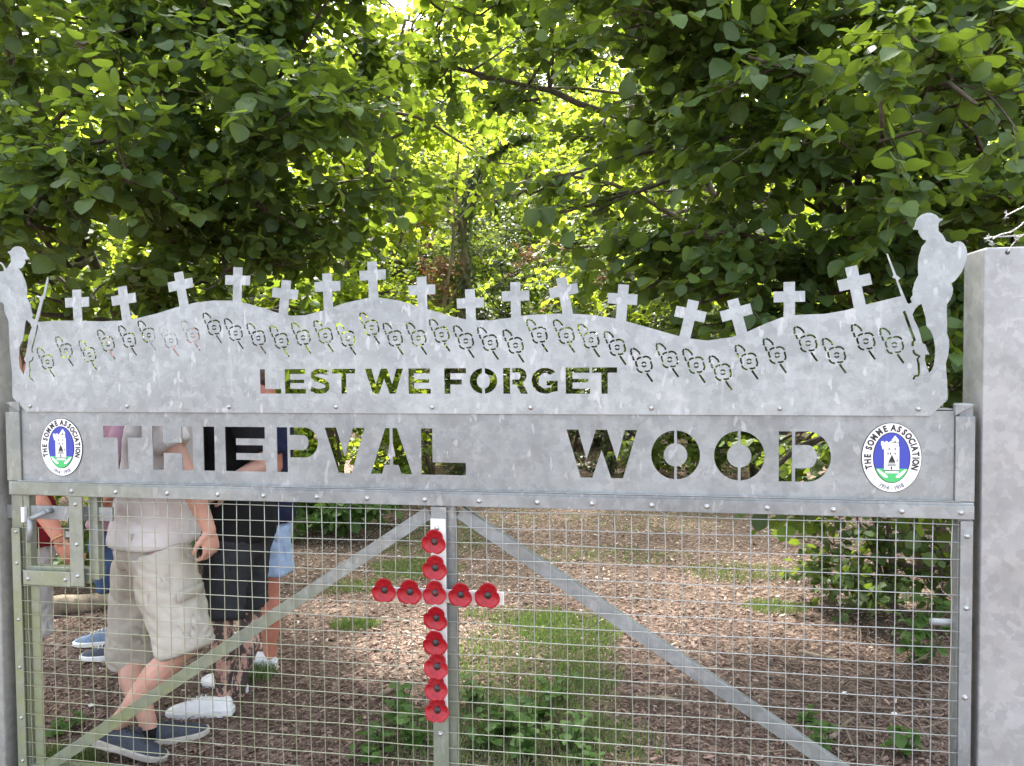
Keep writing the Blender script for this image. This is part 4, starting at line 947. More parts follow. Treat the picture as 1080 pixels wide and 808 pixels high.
# --- oval badges
def text_mesh(ch, size, off=0.):
    cu = bpy.data.curves.new('t', 'FONT'); cu.body = ch; cu.size = size; cu.align_x = 'CENTER'; cu.offset = off; cu.fill_mode = 'FRONT'; cu.resolution_u = 3
    ob = bpy.data.objects.new('t', cu); col.objects.link(ob); dg = bpy.context.evaluated_depsgraph_get()
    me = bpy.data.meshes.new_from_object(ob.evaluated_get(dg)); v = np.array([tuple(q_.co) for q_ in me.vertices]); f = [tuple(p.vertices) for p in me.polygons]
    bpy.data.objects.remove(ob); bpy.data.curves.remove(cu); bpy.data.meshes.remove(me); return v, f
def ell(rx, ry, n=48, a0=0, a1=360): return [(rx*math.cos(math.radians(a0+(a1-a0)*i/n)), ry*math.sin(math.radians(a0+(a1-a0)*i/n))) for i in range(n)]
def badge(cu_, cv_):
    def layer(nm, polys, y, m, parent, th=.0006):
        return sheet(nm, [[(cu_+x, cv_+z) for x, z in p] for p in polys], th, y, m, parent)
    A, B = .0862, .1064
    b = layer('badge', [ell(A, B)], -.0045, M['ink'], gate, .0024)
    tag(b, 'oval white badge with blue centre and white tower')
    layer('face', [ell(A-.0018, B-.0018)], -.0053, M['white'], b, .0007)
    layer('centre_rim', [ell(.0535, .0775)], -.006, M['ink'], b)
    layer('centre', [ell(.051, .075)], -.0067, M['blue'], b)
    # green ground: lower part of the oval
    gr = [(x, z) for x, z in ell(.051, .075, 96) if z < -.030]; gr.sort(key=lambda p: math.atan2(p[1], p[0]))
    layer('green_field', [gr], -.0074, M['green'], b)
    tw = [(-.022, -.038), (-.022, .026), (-.027, .026), (-.0285, .033), (-.0285, .037), (-.031, .037), (-.031, .050), (-.024, .051), (-.024, .047), (-.019, .047), (-.019, .0505), (-.012, .0505), (-.012, .047), (-.006, .047), (-.006, .0505), (-.001, .0505), (-.001, .0545), (.009, .068), (.019, .0545), (.019, .036), (.021, .034), (.021, -.038)]
    layer('tower', [[(x*1.0, z) for x, z in tw]], -.0081, M['white'], b)
    wn = [[(x-.0016, z-.003), (x+.0016, z-.003), (x+.0016, z+.003), (x-.0016, z+.003)] for x, z in ((-.008, .027), (.009, .027), (-.011, .013), (-.004, .013), (.009, .013), (.0085, .05), (.015, -.008))]
    pyr = [(-.010, -.013), (.0, .010), (.010, -.013)]
    steps = [[(-.010-.0012*i, -.014-.0045*i), (.010+.0012*i, -.014-.0045*i), (.010+.0012*i, -.016-.0045*i), (-.010-.0012*i, -.016-.0045*i)] for i in range(3)]
    ln_ = [[(-.0015, .047), (.0195, .047), (.0195, .0455), (-.0015, .0455)], [(-.0225, -.0375), (.0215, -.0375), (.0215, -.0395), (-.0225, -.0395)], [(-.003, -.027), (.001, -.027), (.001, -.036), (-.003, -.036)], [(.0195, .036), (-.001, .036), (-.001, .035), (.0195, .035)]]
    layer('tower_details', wn+[pyr]+steps+ln_, -.0088, M['ink'], b)
    sc1 = [(-.018, -.041), (.019, -.041), (.020, -.047), (-.019, -.047)]
    sc2 = [(-.042, -.036), (-.038, -.035), (-.012, -.055), (-.012, -.061), (-.022, -.060), (-.036, -.046)]
    layer('scrolls', [sc1, sc2, [(-x, z) for x, z in sc2]], -.0082, M['white'], b)
    def ringtext(txt, a0, a1, rx, ry, size, m, nm, inward=False, off=.0012, sx=.92):
        mb = MB(); n = len(txt)
        wts = np.array([.45 if c_ in 'I ' else 1.28 if c_ == 'M' else 1. for c_ in txt]); cum = np.cumsum(wts)-wts/2; tot = wts.sum()
        # even arc length round the oval
        th = np.linspace(math.radians(a0), math.radians(a1), 200); xy = np.stack([rx*np.cos(th), ry*np.sin(th)], 1); s = np.concatenate([[0], np.cumsum(np.linalg.norm(np.diff(xy, axis=0), axis=1))])
        for k, c_ in enumerate(txt):
            if c_ == ' ': continue
            t_ = np.interp(cum[k]/tot*s[-1], s, th)
            v, f = text_mesh(c_, size, off)
            nrm_ = np.array([math.cos(t_)/rx, math.sin(t_)/ry]); nrm_ /= np.linalg.norm(nrm_)
            if inward: nrm_ = -nrm_
            tx = np.array([nrm_[1], -nrm_[0]]); o_ = np.array([rx*math.cos(t_), ry*math.sin(t_)])
            hh = size*.36
            P = [(cu_+o_[0]+tx[0]*x*sx+nrm_[0]*(y-hh), -.0064, cv_+o_[1]+tx[1]*x*sx+nrm_[1]*(y-hh)) for x, y, _ in v]
            mb.add(P, f)
        me = bpy.data.meshes.new(nm); me.from_pydata(mb.v, [], mb.f); me.update()
        return link(nm, me, m, b)
    ringtext('THE SOMME ASSOCIATION', 204, -24, .0695, .0918, .0262, M['ink'], 'lettering', sx=.8)
    ringtext('1914 - 1918', 241, 299, .0700, .0925, .0185, M['greyink'], 'year_lettering', True, .0004)
    dots = []
    for a in (222, 226, 230, 310, 314, 318):
        x, z_ = .0705*math.cos(math.radians(a)), .0895*math.sin(math.radians(a)); dots.append([(x-.0012, z_-.0012), (x+.0012, z_-.0012), (x+.0012, z_+.0012), (x-.0012, z_+.0012)])
    layer('dots', dots, -.006, M['greyink'], b)
    return b
badge(-1.6785, 1.2825); badge(1.1705, 1.285)
# --- poppy cross
pcx = empty('poppy_cross', gate_loc, GATE_YAW); tag(pcx, 'white cross covered with twelve red poppies fixed to the middle of the gate', 'memorial cross')
v0_, v1_ = L(464, 752)[1], L(464, 546)[1]; uc = (L(456, 600)[0]+L(473, 600)[0])/2
bdm = MB(); bdm.box((uc-.027, -.0225, v0_), (uc+.025, -.0145, v1_)); bdm.build('upright_board', M['board'], pcx, bevel=.002)
MB().box((L(396, 625)[0], -.0285, L(470, 633)[1]), (L(533, 625)[0], -.0229, L(470, 619)[1])).build('cross_board', M['board'], pcx, bevel=.002)
o = link('bolt', bolt0, M['bolt'], pcx); o.location = (L(462.5, 545.5)[0], -.0225, v1_-.03)
def petal_mesh(ang, R, tilt=0.):
    """a rounded cupped petal growing from the centre towards ang"""
    V = []; nr, na = 6, 13; wdt = 1.02
    for i in range(nr):
        t = i/(nr-1)
        for j in range(na):
            s = -1+2*j/(na-1)
            half = 1.13+.25*(1-t)
            a = ang+s*half
            rr = R*t*(1-.24*abs(s)**2.6)*(1+.02*math.sin(9*s))
            z_ = -(.30*R*t**2.4)-(.055*R*t*abs(s)**2)+.012*R*math.sin(7*s+ang)*t
            V.append((rr*math.cos(a), z_+tilt, rr*math.sin(a)))
    F = [(i*na+j, i*na+j+1, (i+1)*na+j+1, (i+1)*na+j) for i in range(nr-1) for j in range(na-1)]
    return V, F
pm = [MB() for _ in range(3)]
pets = []
for ang, tl in ((math.radians(90), .0), (math.radians(207), -.0035), (math.radians(333), -.0055)):
    v, f = petal_mesh(ang, .0465, tl); m = MB().add(v, f); me = m.mesh('petal', True)
    pets.append(me)
cen = MB().disc((0, -.006, 0), (0, -1, 0), .0122, .003, 16, .003).mesh('centre', True)
btn = MB().disc((0, -.012, 0), (0, -1, 0), .0062, .001, 12, .003).mesh('button', True)
M['redbtn'] = plain('red_button', (.45, .03, .04), .35); M['blk'] = plain('black_centre', (.02, .02, .02), .3)
pp_ = [(458.8, 570.9, 1), (459.8, 598.4, 0), (406.3, 621.7, 2), (432.8, 623.7, 0), (459.8, 625, 1), (486.7, 626.5, 0), (514.8, 627.4, 2), (460.7, 651.1, 0), (460.4, 677, 2), (461.6, 702.8, 0), (462, 725.7, 0), (462, 748.3, 0)]
for k, (px, py, kd) in enumerate(pp_):
    e = empty('poppy'); e.parent = pcx; u, v = L(px, py, .035); e.location = (u, -.0345-.0012*(k % 3), v); e.rotation_euler = (rng.uniform(-.15, .2) if k < 9 else -.25, rng.uniform(-.22, .22), rng.uniform(-.12, .12)); s = rng.uniform(.95, 1.0)*.95; e.scale = (s, s, s)
    for me in pets:
        o = link('petal', me, M['petal'], e); sm = o.modifiers.new('s', 'SOLIDIFY'); sm.thickness = .0007
    link('centre', cen, M['blk'], e); link('button', btn, M['redbtn'] if kd == 2 else M['blk'] if kd == 0 else M['redbtn'] if False else M['blk'], e)
    if kd == 1:
        st_m = MB().box((-.0035, -.0165, -.001), (.0035, -.0155, .001)).build('button_streak', M['redbtn'], e); st_m.rotation_euler = (0, .8, 0)
# --- gateposts
def post(name, label, ua, ub, y0, y1, v1, m):
    r = empty(name, gate_loc, GATE_YAW); tag(r, label, 'gatepost')
    MB().box((ua, y0, -.3), (ub, y1, v1)).build('shaft', M[m], r, bevel=.007)
    return r
PR0 = GR+.018
# front face position chosen so that its near edge is seen at px 1034
best = min(np.linspace(.0, .2, 81), key=lambda o_: abs(L(1034, 600, o_)[0]-(PR0)))
pf = -float(best)
vt_ = L(1040, 261, -pf)[1]
rp = post('steel_gatepost', 'thick square galvanised gatepost at the right, barbed wire tied through its top', PR0, PR0+.152, pf, pf+.152, vt_, 'post')
hx = L(1062.5, 266.5, -pf)
MB().disc((hx[0], pf+.001, hx[1]), (0, -1, 0), .0065, .0018, 12).build('hole_dark', M['ink'], rp)  # solid black disc painted for the shade inside the post's hole
lp0 = L(6.5, 600)[0]
post('steel_gatepost', 'weathered grey-green gatepost at the far left beside the latch', lp0-.103, lp0-.001, -.03, .07, L(3, 317)[1], 'oldpost')
# barbed wire
bw = empty('barbed_wire', gate_loc, GATE_YAW); tag(bw, 'twisted barbed wire strands tied to the top of the right gatepost', 'barbed wire')
sm_ = MB()
def P3(px, py, y): u, v = L(px, py, -y); return (u, y, v)
def strand(pts, y0, y1, r=.0016):
    pts = [np.array(P3(px, py, y0+(y1-y0)*i/(len(pts)-1))) for i, (px, py) in enumerate(pts)]
    full = []
    for i in range(len(pts)-1):
        for t in np.linspace(0, 1, 9)[:-1]: full.append(pts[i]*(1-t)+pts[i+1]*t)
    full.append(pts[-1]); n = len(full)
    for ph in (0, math.pi):
        sm_.tube([p+np.array([0, math.cos(i*1.1+ph), math.sin(i*1.1+ph)])*.0018 for i, p in enumerate(full)], r, 6)
strand([(1047, 252), (1055, 247.5), (1066, 245), (1074, 240), (1084, 231), (1100, 222)], pf-.01, pf-.03, .0012)
strand([(1038, 252), (1046, 250), (1060, 249.5), (1075, 248.5), (1095, 247)], pf+.05, pf+.03, .001)
strand([(1062.5, 266), (1067, 259), (1073, 252), (1080, 247), (1092, 238)], pf-.004, pf-.02, .001)
strand([(1060, 228), (1066, 225), (1080, 218), (1100, 208)], pf+.05, pf+.04, .0009)
sm_.build('strand', M['bolt'], bw, smooth=True)
for px, py, y in ((1043, 251.5, pf+.02), (1072, 250, pf-.01), (1062, 227, pf+.05), (1045, 256, pf+.02)):
    bmb = MB(); c = np.array(P3(px, py, y)); 
    bmb.tube([c+np.array([.005*math.cos(t*1.3), .005*math.sin(t*1.3), -.008+.0022*t]) for t in range(8)], .0013, 6)
    for k in range(4):
        d = norm(rng.normal(0, 1, 3))*.015; bmb.tube([c, c+d], [.0012, .0004], 5)
    bmb.build('barb', M['bolt'], bw, smooth=True)
#PART3
# ------------------------------------------------------------------ people behind the gate
def remesh(mb, voxel, smooth=3, disp=None, sub=None):
    me = mb.mesh('tmp'); o = bpy.data.objects.new('tmp', me); col.objects.link(o)
    m = o.modifiers.new('r', 'REMESH'); m.mode = 'VOXEL'; m.voxel_size = voxel
    s = o.modifiers.new('s', 'SMOOTH'); s.factor = .5; s.iterations = smooth
    dg = bpy.context.evaluated_depsgraph_get(); out = bpy.data.meshes.new_from_object(o.evaluated_get(dg))
    bpy.data.objects.remove(o); bpy.data.meshes.remove(me)
    if disp:
        amp, fr, st = disp
        for v in out.vertices:
            c = v.co; f = noise.noise(Vector((c.x*fr, c.y*fr, c.z*fr*st)))+.45*(.5-2*abs(noise.noise(Vector((c.x*fr*1.1+5, c.y*fr*1.1, c.z*fr*2.1+c.x*fr)))))+.22*(.4-2*abs(noise.noise(Vector((c.x*fr*2.2+9+c.z*fr, c.y*fr*2.2, c.z*fr*1.5)))))
            f = max(-.55, f)
            v.co = c+v.normal*(amp*f+(.008 if amp > .01 else 0))
        bm = bmesh.new(); bm.from_mesh(out)
        for _ in range(2): bmesh.ops.smooth_vert(bm, verts=bm.verts, factor=.5, use_axis_x=True, use_axis_y=True, use_axis_z=True)
        bmesh.ops.recalc_face_normals(bm, faces=bm.faces); bm.to_mesh(out); bm.free()
    out.polygons.foreach_set('use_smooth', [True]*len(out.polygons)); out.update(); return out
def ellip(mb, c, ax, seg=14, rings=9):
    """ellipsoid; ax: three semi-axis vectors"""
    c = Vector(c); A, B, C = [Vector(a) for a in ax]; vs = [c-C]
    for i in range(1, rings):
        p = math.pi*i/rings-math.pi/2
        for k in range(seg):
            t = 2*math.pi*k/seg; vs.append(c+C*math.sin(p)+(A*math.cos(t)+B*math.sin(t))*math.cos(p))
    vs.append(c+C); n = len(vs)
    fs = [(0, 1+(k+1) % seg, 1+k) for k in range(seg)]+[(1+i*seg+k, 1+i*seg+(k+1) % seg, 1+(i+1)*seg+(k+1) % seg, 1+(i+1)*seg+k) for i in range(rings-2) for k in range(seg)]
    fs += [(n-1, 1+(rings-2)*seg+k, 1+(rings-2)*seg+(k+1) % seg) for k in range(seg)]
    mb.add(vs, fs)
def eloft(mb, cs, rs, S, Fv, seg=20):
    """elliptical rings: centres, (lateral, depth) radii"""
    vs = []
    for c, (a, b) in zip(cs, rs):
        for k in range(seg):
            t = 2*math.pi*k/seg; vs.append(np.array(c)+S*a*math.cos(t)+Fv*b*math.sin(t))
    n = len(cs)
    fs = [(i*seg+k, i*seg+(k+1) % seg, (i+1)*seg+(k+1) % seg, (i+1)*seg+k) for i in range(n-1) for k in range(seg)]
    fs += [tuple(range(seg-1, -1, -1)), tuple((n-1)*seg+k for k in range(seg))]
    mb.add(vs, fs)
def limb(mb, pts, seg=14):
    """pts: [(point, radius)] with round ends"""
    P = [np.array(p, float) for p, r in pts]; Rr = [r for p, r in pts]
    mb.tube(P, Rr, seg)
    for p, r in zip(P, Rr): ellip(mb, p, ((r*.98, 0, 0), (0, r*.98, 0), (0, 0, r*.98)), 12, 8)
def lerp(a, b, t): return np.array(a)*(1-t)+np.array(b)*t
def shoe(parent, heel, d, pitch, mu, ms, lace, length=.29, label=None):
    d = nz((d[0], d[1], 0)); side = np.array([-d[1], d[0], 0.]); up = np.array([0, 0, 1.])
    dd = d*math.cos(pitch)-up*math.sin(pitch); uu = up*math.cos(pitch)+d*math.sin(pitch)
    S = np.array([0, .04, .12, .25, .38, .5, .62, .74, .85, .94, 1.]); Wd = np.array([.020, .031, .036, .036, .034, .038, .044, .048, .046, .036, .016])
    Hh = np.array([.066, .086, .088, .082, .088, .084, .070, .058, .050, .042, .028])
    def P(s, x, z): return np.array(heel)+dd*(s*length)+side*x+uu*z
    ub = MB(); vs = []; seg = 12
    for s, w_, h in zip(S, Wd, Hh):
        for k in range(seg):
            t = 2*math.pi*k/seg; x = math.cos(t)*w_*(1 if math.sin(t) < 0 else (1-.25*math.sin(t))); z = .022+(h-.022)*max(0, math.sin(t))**.8 if math.sin(t) > 0 else .014
            vs.append(P(s, x, z))
    n = len(S); fs = [(i*seg+k, i*seg+(k+1) % seg, (i+1)*seg+(k+1) % seg, (i+1)*seg+k) for i in range(n-1) for k in range(seg)]+[tuple(range(seg-1, -1, -1)), tuple((n-1)*seg+k for k in range(seg))]
    ub.add(vs, fs); o = ub.build('shoe', mu, parent, smooth=True)
    sd_ = o.modifiers.new('s', 'SUBSURF'); sd_.levels = 1; sd_.render_levels = 1
    if label: o['label'] = label
    sb = MB(); out = [(s, w_*1.06+.002) for s, w_ in zip(S, Wd)]; out[0] = (-.015, .022); out[-1] = (1.02, .018)
    ol = [(s, w_) for s, w_ in out]+[(s, -w_) for s, w_ in out[::-1]]; m = len(ol)
    vs = [P(s, x, 0 if .1 < s < .8 else .003) for s, x in ol]+[P(s, x*.985, .026+(.008 if s < .2 else 0)) for s, x in ol]
    sb.add(vs, [tuple(range(m)), tuple(range(2*m-1, m-1, -1))]+[(i, (i+1) % m, (i+1) % m+m, i+m) for i in range(m)])
    sb.build('sole', ms, o, smooth=False, bevel=.004)
    lb = MB()
    for k in range(5):
        s = .40+.07*k; h = float(np.interp(s, S, Hh)); w_ = .019
        lb.tube([P(s, -w_, h-.004), P(s+.01, 0, h+.004), P(s, w_, h-.004)], .0028, 5)
    lb.build('laces', lace, o, smooth=True)
    return o
def hand(mb, wrist, dirv, palm_n, curl=.9, size=1., side=1):
    """palm and five separate bent digits; dirv along the hand, palm_n out of the palm, thumb on the side*lateral edge"""
    d = nz(dirv); pn = nz(np.array(palm_n)-d*np.dot(palm_n, d)); lat = np.cross(d, pn)*side
    w_ = np.array(wrist)
    ellip(mb, w_+d*.047*size, (lat*.039*size, pn*.0145*size, d*.052*size))
    ellip(mb, w_+d*.062*size, (lat*.041*size, pn*.013*size, d*.032*size))
    lens = [.072, .080, .074, .060]
    for k in range(4):
        off = (.031-.0205*k)*size; base = w_+d*(.082-.003*abs(k-1.3))*size+lat*off
        a = .25; p = base-d*.02; pts = [(p, .0098*size), (base, .0095*size)]; q_ = base
        for j, f in enumerate((.46, .30, .24)):
            a += curl*(.55+.1*k) if j else curl*.35
            q_ = q_+(d*math.cos(a)+pn*math.sin(a))*lens[k]*f*size; pts.append((q_, (.0088-.001*j)*size))
        limb(mb, pts, 8)
    b = w_+d*.018*size+lat*.028*size
    t1 = b+(d*.62+lat*.62+pn*.35)*.036*size; t2 = t1+(d*.85+lat*.15+pn*.5)*.030*size; t3 = t2+(d*.9-lat*.1+pn*.45)*.023*size
    limb(mb, [(b-d*.005, .014*size), (t1, .0115*size), (t2, .0098*size), (t3, .0082*size)], 8)
def person(label, face, J, skin, hair, shirt_m, shorts_m, hem, shoes, look=None, rl=1., hairlen=1., shirt_hem=-.06, sleeve=.75, scale=1., curl=(.9, .9), shirt_fat=1.1, short_r=(.112, .105), height=None, waist=1.):
    Fv = nz((face[0], face[1], 0)); Sv = np.array([Fv[1], -Fv[0], 0.])     # Sv: the person's right
    up = np.array([0, 0, 1.])
    root = empty('person', (float(J['pelvis'][0]), float(J['pelvis'][1]), 0)); tag(root, label, 'person')
    org = np.array(root.location); g = {k: np.array(v, float)-org for k, v in J.items()}
    pel, nk, hd = g['pelvis'], g['neck'], g['head']
    lk = nz(look if look is not None else face+(0,)) if not isinstance(face, np.ndarray) else Fv
    lk = nz(np.array([*(look if look else face)[:2], (look[2] if look and len(look) > 2 else 0)]))
    mb = MB(); ax = nk-pel
    prof = [(-.10, .09, .075), (-.02, .13, .09), (.12, .138, .096), (.3, .148*waist, .108*waist), (.5, .156, .112), (.68, .172, .115), (.82, .165, .10), (.92, .11, .075), (1.0, .062, .06)]
    eloft(mb, [pel+ax*t for t, a, b in prof], [(a, b) for t, a, b in prof], Sv, Fv)
    limb(mb, [(nk-ax*.08, .062), (lerp(nk, hd, .45), .054), (lerp(nk, hd, .8), .056)])
    hl = np.cross(lk, up); hl = nz(hl); hu = np.cross(hl, lk)
    hd = hd-hu*.012; ellip(mb, hd+hu*.02, (hl*.076, lk*.096, hu*.108)); ellip(mb, hd-hu*.045+lk*.022, (hl*.058, lk*.072, hu*.072)); ellip(mb, hd-hu*.085+lk*.062, (hl*.028, lk*.026, hu*.022))
    limb(mb, [(hd+lk*.088+hu*.018, .011), (hd+lk*.108-hu*.018, .0145)], 8)                     # nose
    for s in (-1, 1):
        ellip(mb, hd+hl*s*.078-lk*.008-hu*.005, (hl*.010, lk*.020, hu*.033), 10, 7)              # ears
        ellip(mb, hd+hl*s*.03+lk*.082+hu*.037, (hl*.022, lk*.012, hu*.008), 10, 7)              # brows
        ellip(mb, hd+hl*s*.043+lk*.066-hu*.02, (hl*.018, lk*.02, hu*.02), 10, 7)                # cheeks
    ellip(mb, hd+lk*.091-hu*.048, (hl*.026, lk*.010, hu*.006), 10, 7); ellip(mb, hd+lk*.088-hu*.060, (hl*.021, lk*.010, hu*.006), 10, 7)   # lips
    for s, c_ in (('R', 0), ('L', 1)):
        sh, el, wr, ht = g['sh'+s], g['el'+s], g['wr'+s], g['ha'+s]
        limb(mb, [(lerp(nk-ax*.1, sh, .4), .06), (sh, .058), (lerp(sh, el, .35), .05), (lerp(sh, el, .7), .043), (el, .039), (lerp(el, wr, .25), .043), (lerp(el, wr, .6), .035), (wr, .026)])
        sgn = 1 if s == 'R' else -1
        hand(mb, wr, ht-wr, g.get('pn'+s, -Sv*sgn) if ('pn'+s) not in J else J['pn'+s], curl[c_], 1., -sgn)
        hp, kn, an = g['hip'+s], g['kn'+s], g['an'+s]; back = -Fv
        limb(mb, [(hp, .078), (lerp(hp, kn, .3), .07), (lerp(hp, kn, .65), .06), (kn, .053), (lerp(kn, an, .15)+back*.006, .052), (lerp(kn, an, .33)+back*.014, .056), (lerp(kn, an, .55)+back*.008, .047), (lerp(kn, an, .8), .037), (an, .034), (an-(0, 0, .03), .032)])
    link('body', remesh(mb, .006, 2), skin, root)
    # eyes and hair
    for s in (-1, 1):
        e = MB(); ellip(e, hd+hl*s*.031+lk*.0795+hu*.0175, (hl*.0125, lk*.0085, hu*.0065), 12, 8); eo = e.build('eye', M['white'], root, smooth=True)
        e = MB(); ellip(e, hd+hl*s*.031+lk*.0862+hu*.0175, (hl*.005, lk*.0026, hu*.005), 10, 6); e.build('iris', M['ink'], eo, smooth=True)
    hb_ = MB(); ellip(hb_, hd+hu*.034-lk*.012, (hl*.081, lk*.097, hu*.102), 20, 14); ellip(hb_, hd-hu*.02-lk*.035, (hl*.078, lk*.07, hu*.08*hairlen), 16, 10)
    hm = remesh(hb_, .008, 2, (.004, 60, .6))
    bm = bmesh.new(); bm.from_mesh(hm)
    kill = [v for v in bm.verts if (np.array(v.co)-hd).dot(lk) > .045 and (np.array(v.co)-hd).dot(hu) < .075]
    bmesh.ops.delete(bm, geom=kill, context='VERTS'); bm.to_mesh(hm); bm.free(); link('hair', hm, hair, root)
    # shirt
    sb = MB(); t0 = shirt_hem/np.linalg.norm(ax)
    sp = [(t0, .196, .158), (t0+.07, .192, .154), (.12, .182, .144), (.3, .162*waist, .126*waist), (.5, .170, .128), (.68, .184, .130), (.82, .176, .116), (.90, .13, .092), (.97, .078, .075)]
    eloft(sb, [pel+ax*t for t, a, b in sp], [(a*shirt_fat/1.1, b*shirt_fat/1.1) for t, a, b in sp], Sv, Fv, 26)
    for s in 'RL':
        sh, el = g['sh'+s], g['el'+s]
        limb(sb, [(lerp(nk-ax*.12, sh, .45), .07), (sh, .070), (lerp(sh, el, .4), .066)])
        sb.tube([lerp(sh, el, .3), lerp(sh, el, sleeve)], [.066, .067], 16)
    link('shirt', remesh(sb, .010, 2, (.011, 11, .7)), shirt_m, root)
    # shorts
    tb_ = MB(); eloft(tb_, [pel+ax*.12, pel+ax*.04, pel-(0, 0, .06), pel-(0, 0, .12)], [(.166, .124), (.172, .130), (.178, .138), (.166, .132)], Sv, Fv, 26)
    for s in 'RL':
        hp, kn = g['hip'+s], g['kn'+s]; h_ = hem[0 if s == 'R' else 1]
        end = lerp(hp, kn, h_); kf = rl if s == 'L' else 1.; dn = nz(end-hp); lat = nz(np.cross(dn, Fv)); fw_ = np.cross(lat, dn)
        cs = [lerp(hp, end, t) for t in (-.1, .15, .4, .7, 1.)]; r0, r1 = short_r; r0, r1 = r0*(.5+.5*kf), r1*kf
        eloft(tb_, cs, [(r0*.95, r0), (r0*.95, r0*1.08), (lerp(r0, r1, .4)*.95, lerp(r0, r1, .4)*1.05), (lerp(r0, r1, .7)*.95, r1*1.04), (r1*.93, r1*1.03)], lat, fw_, 22)
    link('shorts', remesh(tb_, .009, 1, (.022, 12, .55)), shorts_m, root)
    for k, (hl_, dr, pit, mu, ms, lc, lab) in enumerate(shoes):
        shoe(root, np.array(hl_)-org, dr, pit, mu, ms, lc, label=lab)
    return root, org, g, Fv, Sv
def skinmat(name, c, tattoo=False):
    q = NM(name); co = q.coord('Object'); f = q.noise(co, 14, 5, .6)
    b = q.ramp(f, [(.3, tuple(x*.86 for x in c)), (.7, tuple(min(1, x*1.1) for x in c))])
    if tattoo:
        sp_ = q.n('ShaderNodeSeparateXYZ'); q.l(co, sp_.inputs[0])
        low = q.math('LESS_THAN', sp_.outputs[2], .50)
        mk = q.math('MULTIPLY', low, q.ramp(q.noise(q.coord('Object', (1, 1, .55)), 17, 6, .72), [(.47, 0.), (.50, .9)]))
        mk2 = q.math('MULTIPLY', q.math('MULTIPLY', low, q.math('GREATER_THAN', sp_.outputs[2], .13)), q.ramp(q.vor(co, 34, 'F1', 'Distance'), [(.28, .75), (.34, 0.)]))
        b = q.mix(q.math('MAXIMUM', mk, q.math('MULTIPLY', mk2, .5)), b, (.025, .028, .035))
    p = q.pbr(b, .5, 0, q.bump(q.noise(co, 220, 2), .12, .001), .4)
    n_ = [x for x in q.t.nodes if x.type == 'BSDF_PRINCIPLED'][0]; n_.inputs['Subsurface Weight'].default_value = .12; n_.inputs['Subsurface Radius'].default_value = (.02, .008, .004); n_.inputs['Subsurface Scale'].default_value = .5
    return p
def cloth(name, c, var=.12, weave=260, rough=.85):
    q = NM(name); co = q.coord('Object'); f = q.noise(co, 6, 5, .6)
    b = q.ramp(f, [(.3, tuple(x*(1-var) for x in c)), (.7, tuple(min(1, x*(1+var)) for x in c))])
    h = q.math('ADD', q.math('MULTIPLY', q.noise(q.coord('Object', (1, 1, .4)), 18, 4, .6), 1.), q.math('MULTIPLY', q.noise(co, weave, 2), .12))
    return q.pbr(b, rough, 0, q.bump(h, .4, .008), .2)
sk1 = skinmat('fair_skin', (.56, .31, .235)); sk2 = skinmat('tattooed_skin', (.55, .33, .26), True); sk3 = skinmat('ruddy_skin', (.50, .20, .135)); sk4 = skinmat('warm_skin', (.58, .25, .165))
hr = {n: plain('hair_'+n, c, .6, var=.4, scale=90) for n, c in (('grey', (.35, .33, .3)), ('dark', (.03, .022, .016)), ('brown', (.09, .05, .03)))}
cream = cloth('cream_polo', (.60, .56, .55)); stone_c = cloth('stone_cargo', (.44, .40, .345)); blackt = cloth('black_polo', (.012, .012, .014), .3); greys = cloth('charcoal_shorts', (.035, .037, .042), .25)
navy = cloth('navy_shirt', (.014, .018, .05), .3); pblue = cloth('pale_blue_shorts', (.36, .47, .66)); maroon = cloth('mauve_shirt', (.34, .20, .25), .2); denim = cloth('denim_shorts', (.05, .085, .17), .3); redt = cloth('red_shirt', (.26, .02, .03), .2); whites = cloth('white_shorts', (.66, .66, .68))
shw = plain('white_leather', (.74, .74, .74), .4, var=.06); shn = plain('navy_suede', (.035, .042, .06), .7, var=.25, scale=60); solb = plain('beige_rubber', (.46, .42, .37), .6); shb = plain('blue_knit', (.13, .19, .28), .6, var=.3, scale=60); solw = plain('white_rubber', (.7, .7, .7), .5)
socks = cloth('black_sock', (.012, .012, .015), .2)
def gz0(p, h=0.): p = np.array(p, float); return np.array([p[0], p[1], h+.006])
# walking man in cream polo and stone cargo shorts, seen from behind his right side
A = dict(pelvis=W(163, 562, 3.16), neck=W(176, 402, 3.2), head=W(188, 368, 3.22),
         shR=W(160, 426, 3.02), elR=W(196, 500, 2.98), wrR=W(221, 560, 3.0), haR=W(224, 592, 3.02), pnR=np.array([-.85, .45, 0.]),
         shL=W(186, 424, 3.42), elL=W(190, 500, 3.46), wrL=W(215, 545, 3.44), haL=W(225, 565, 3.42),
         hipR=W(170, 590, 3.04), knR=W(194, 682, 3.0), anR=W(119, 768, 3.02), hipL=W(146, 590, 3.27), knL=W(137, 690, 3.32), anL=W(158, 770, 3.13))
rA = person('man walking past in cream polo, baggy stone cargo shorts and dark navy trainers', (.9, .42), A, sk1, hr['grey'], cream, stone_c, (1.04, 1.10),
       [(gz0(W(97, 780, 2.99), .085), (.93, .12), math.radians(19), shn, solb, shn, None), (gz0(W(140, 792, 3.10)), (.82, .42), 0., shn, solb, shn, None)], look=(.9, .35, -.05), shirt_hem=-.025, sleeve=.62, short_r=(.104, .108), shirt_fat=1.2, waist=1.14, rl=.78)
root, org, g, Fv, Sv = rA
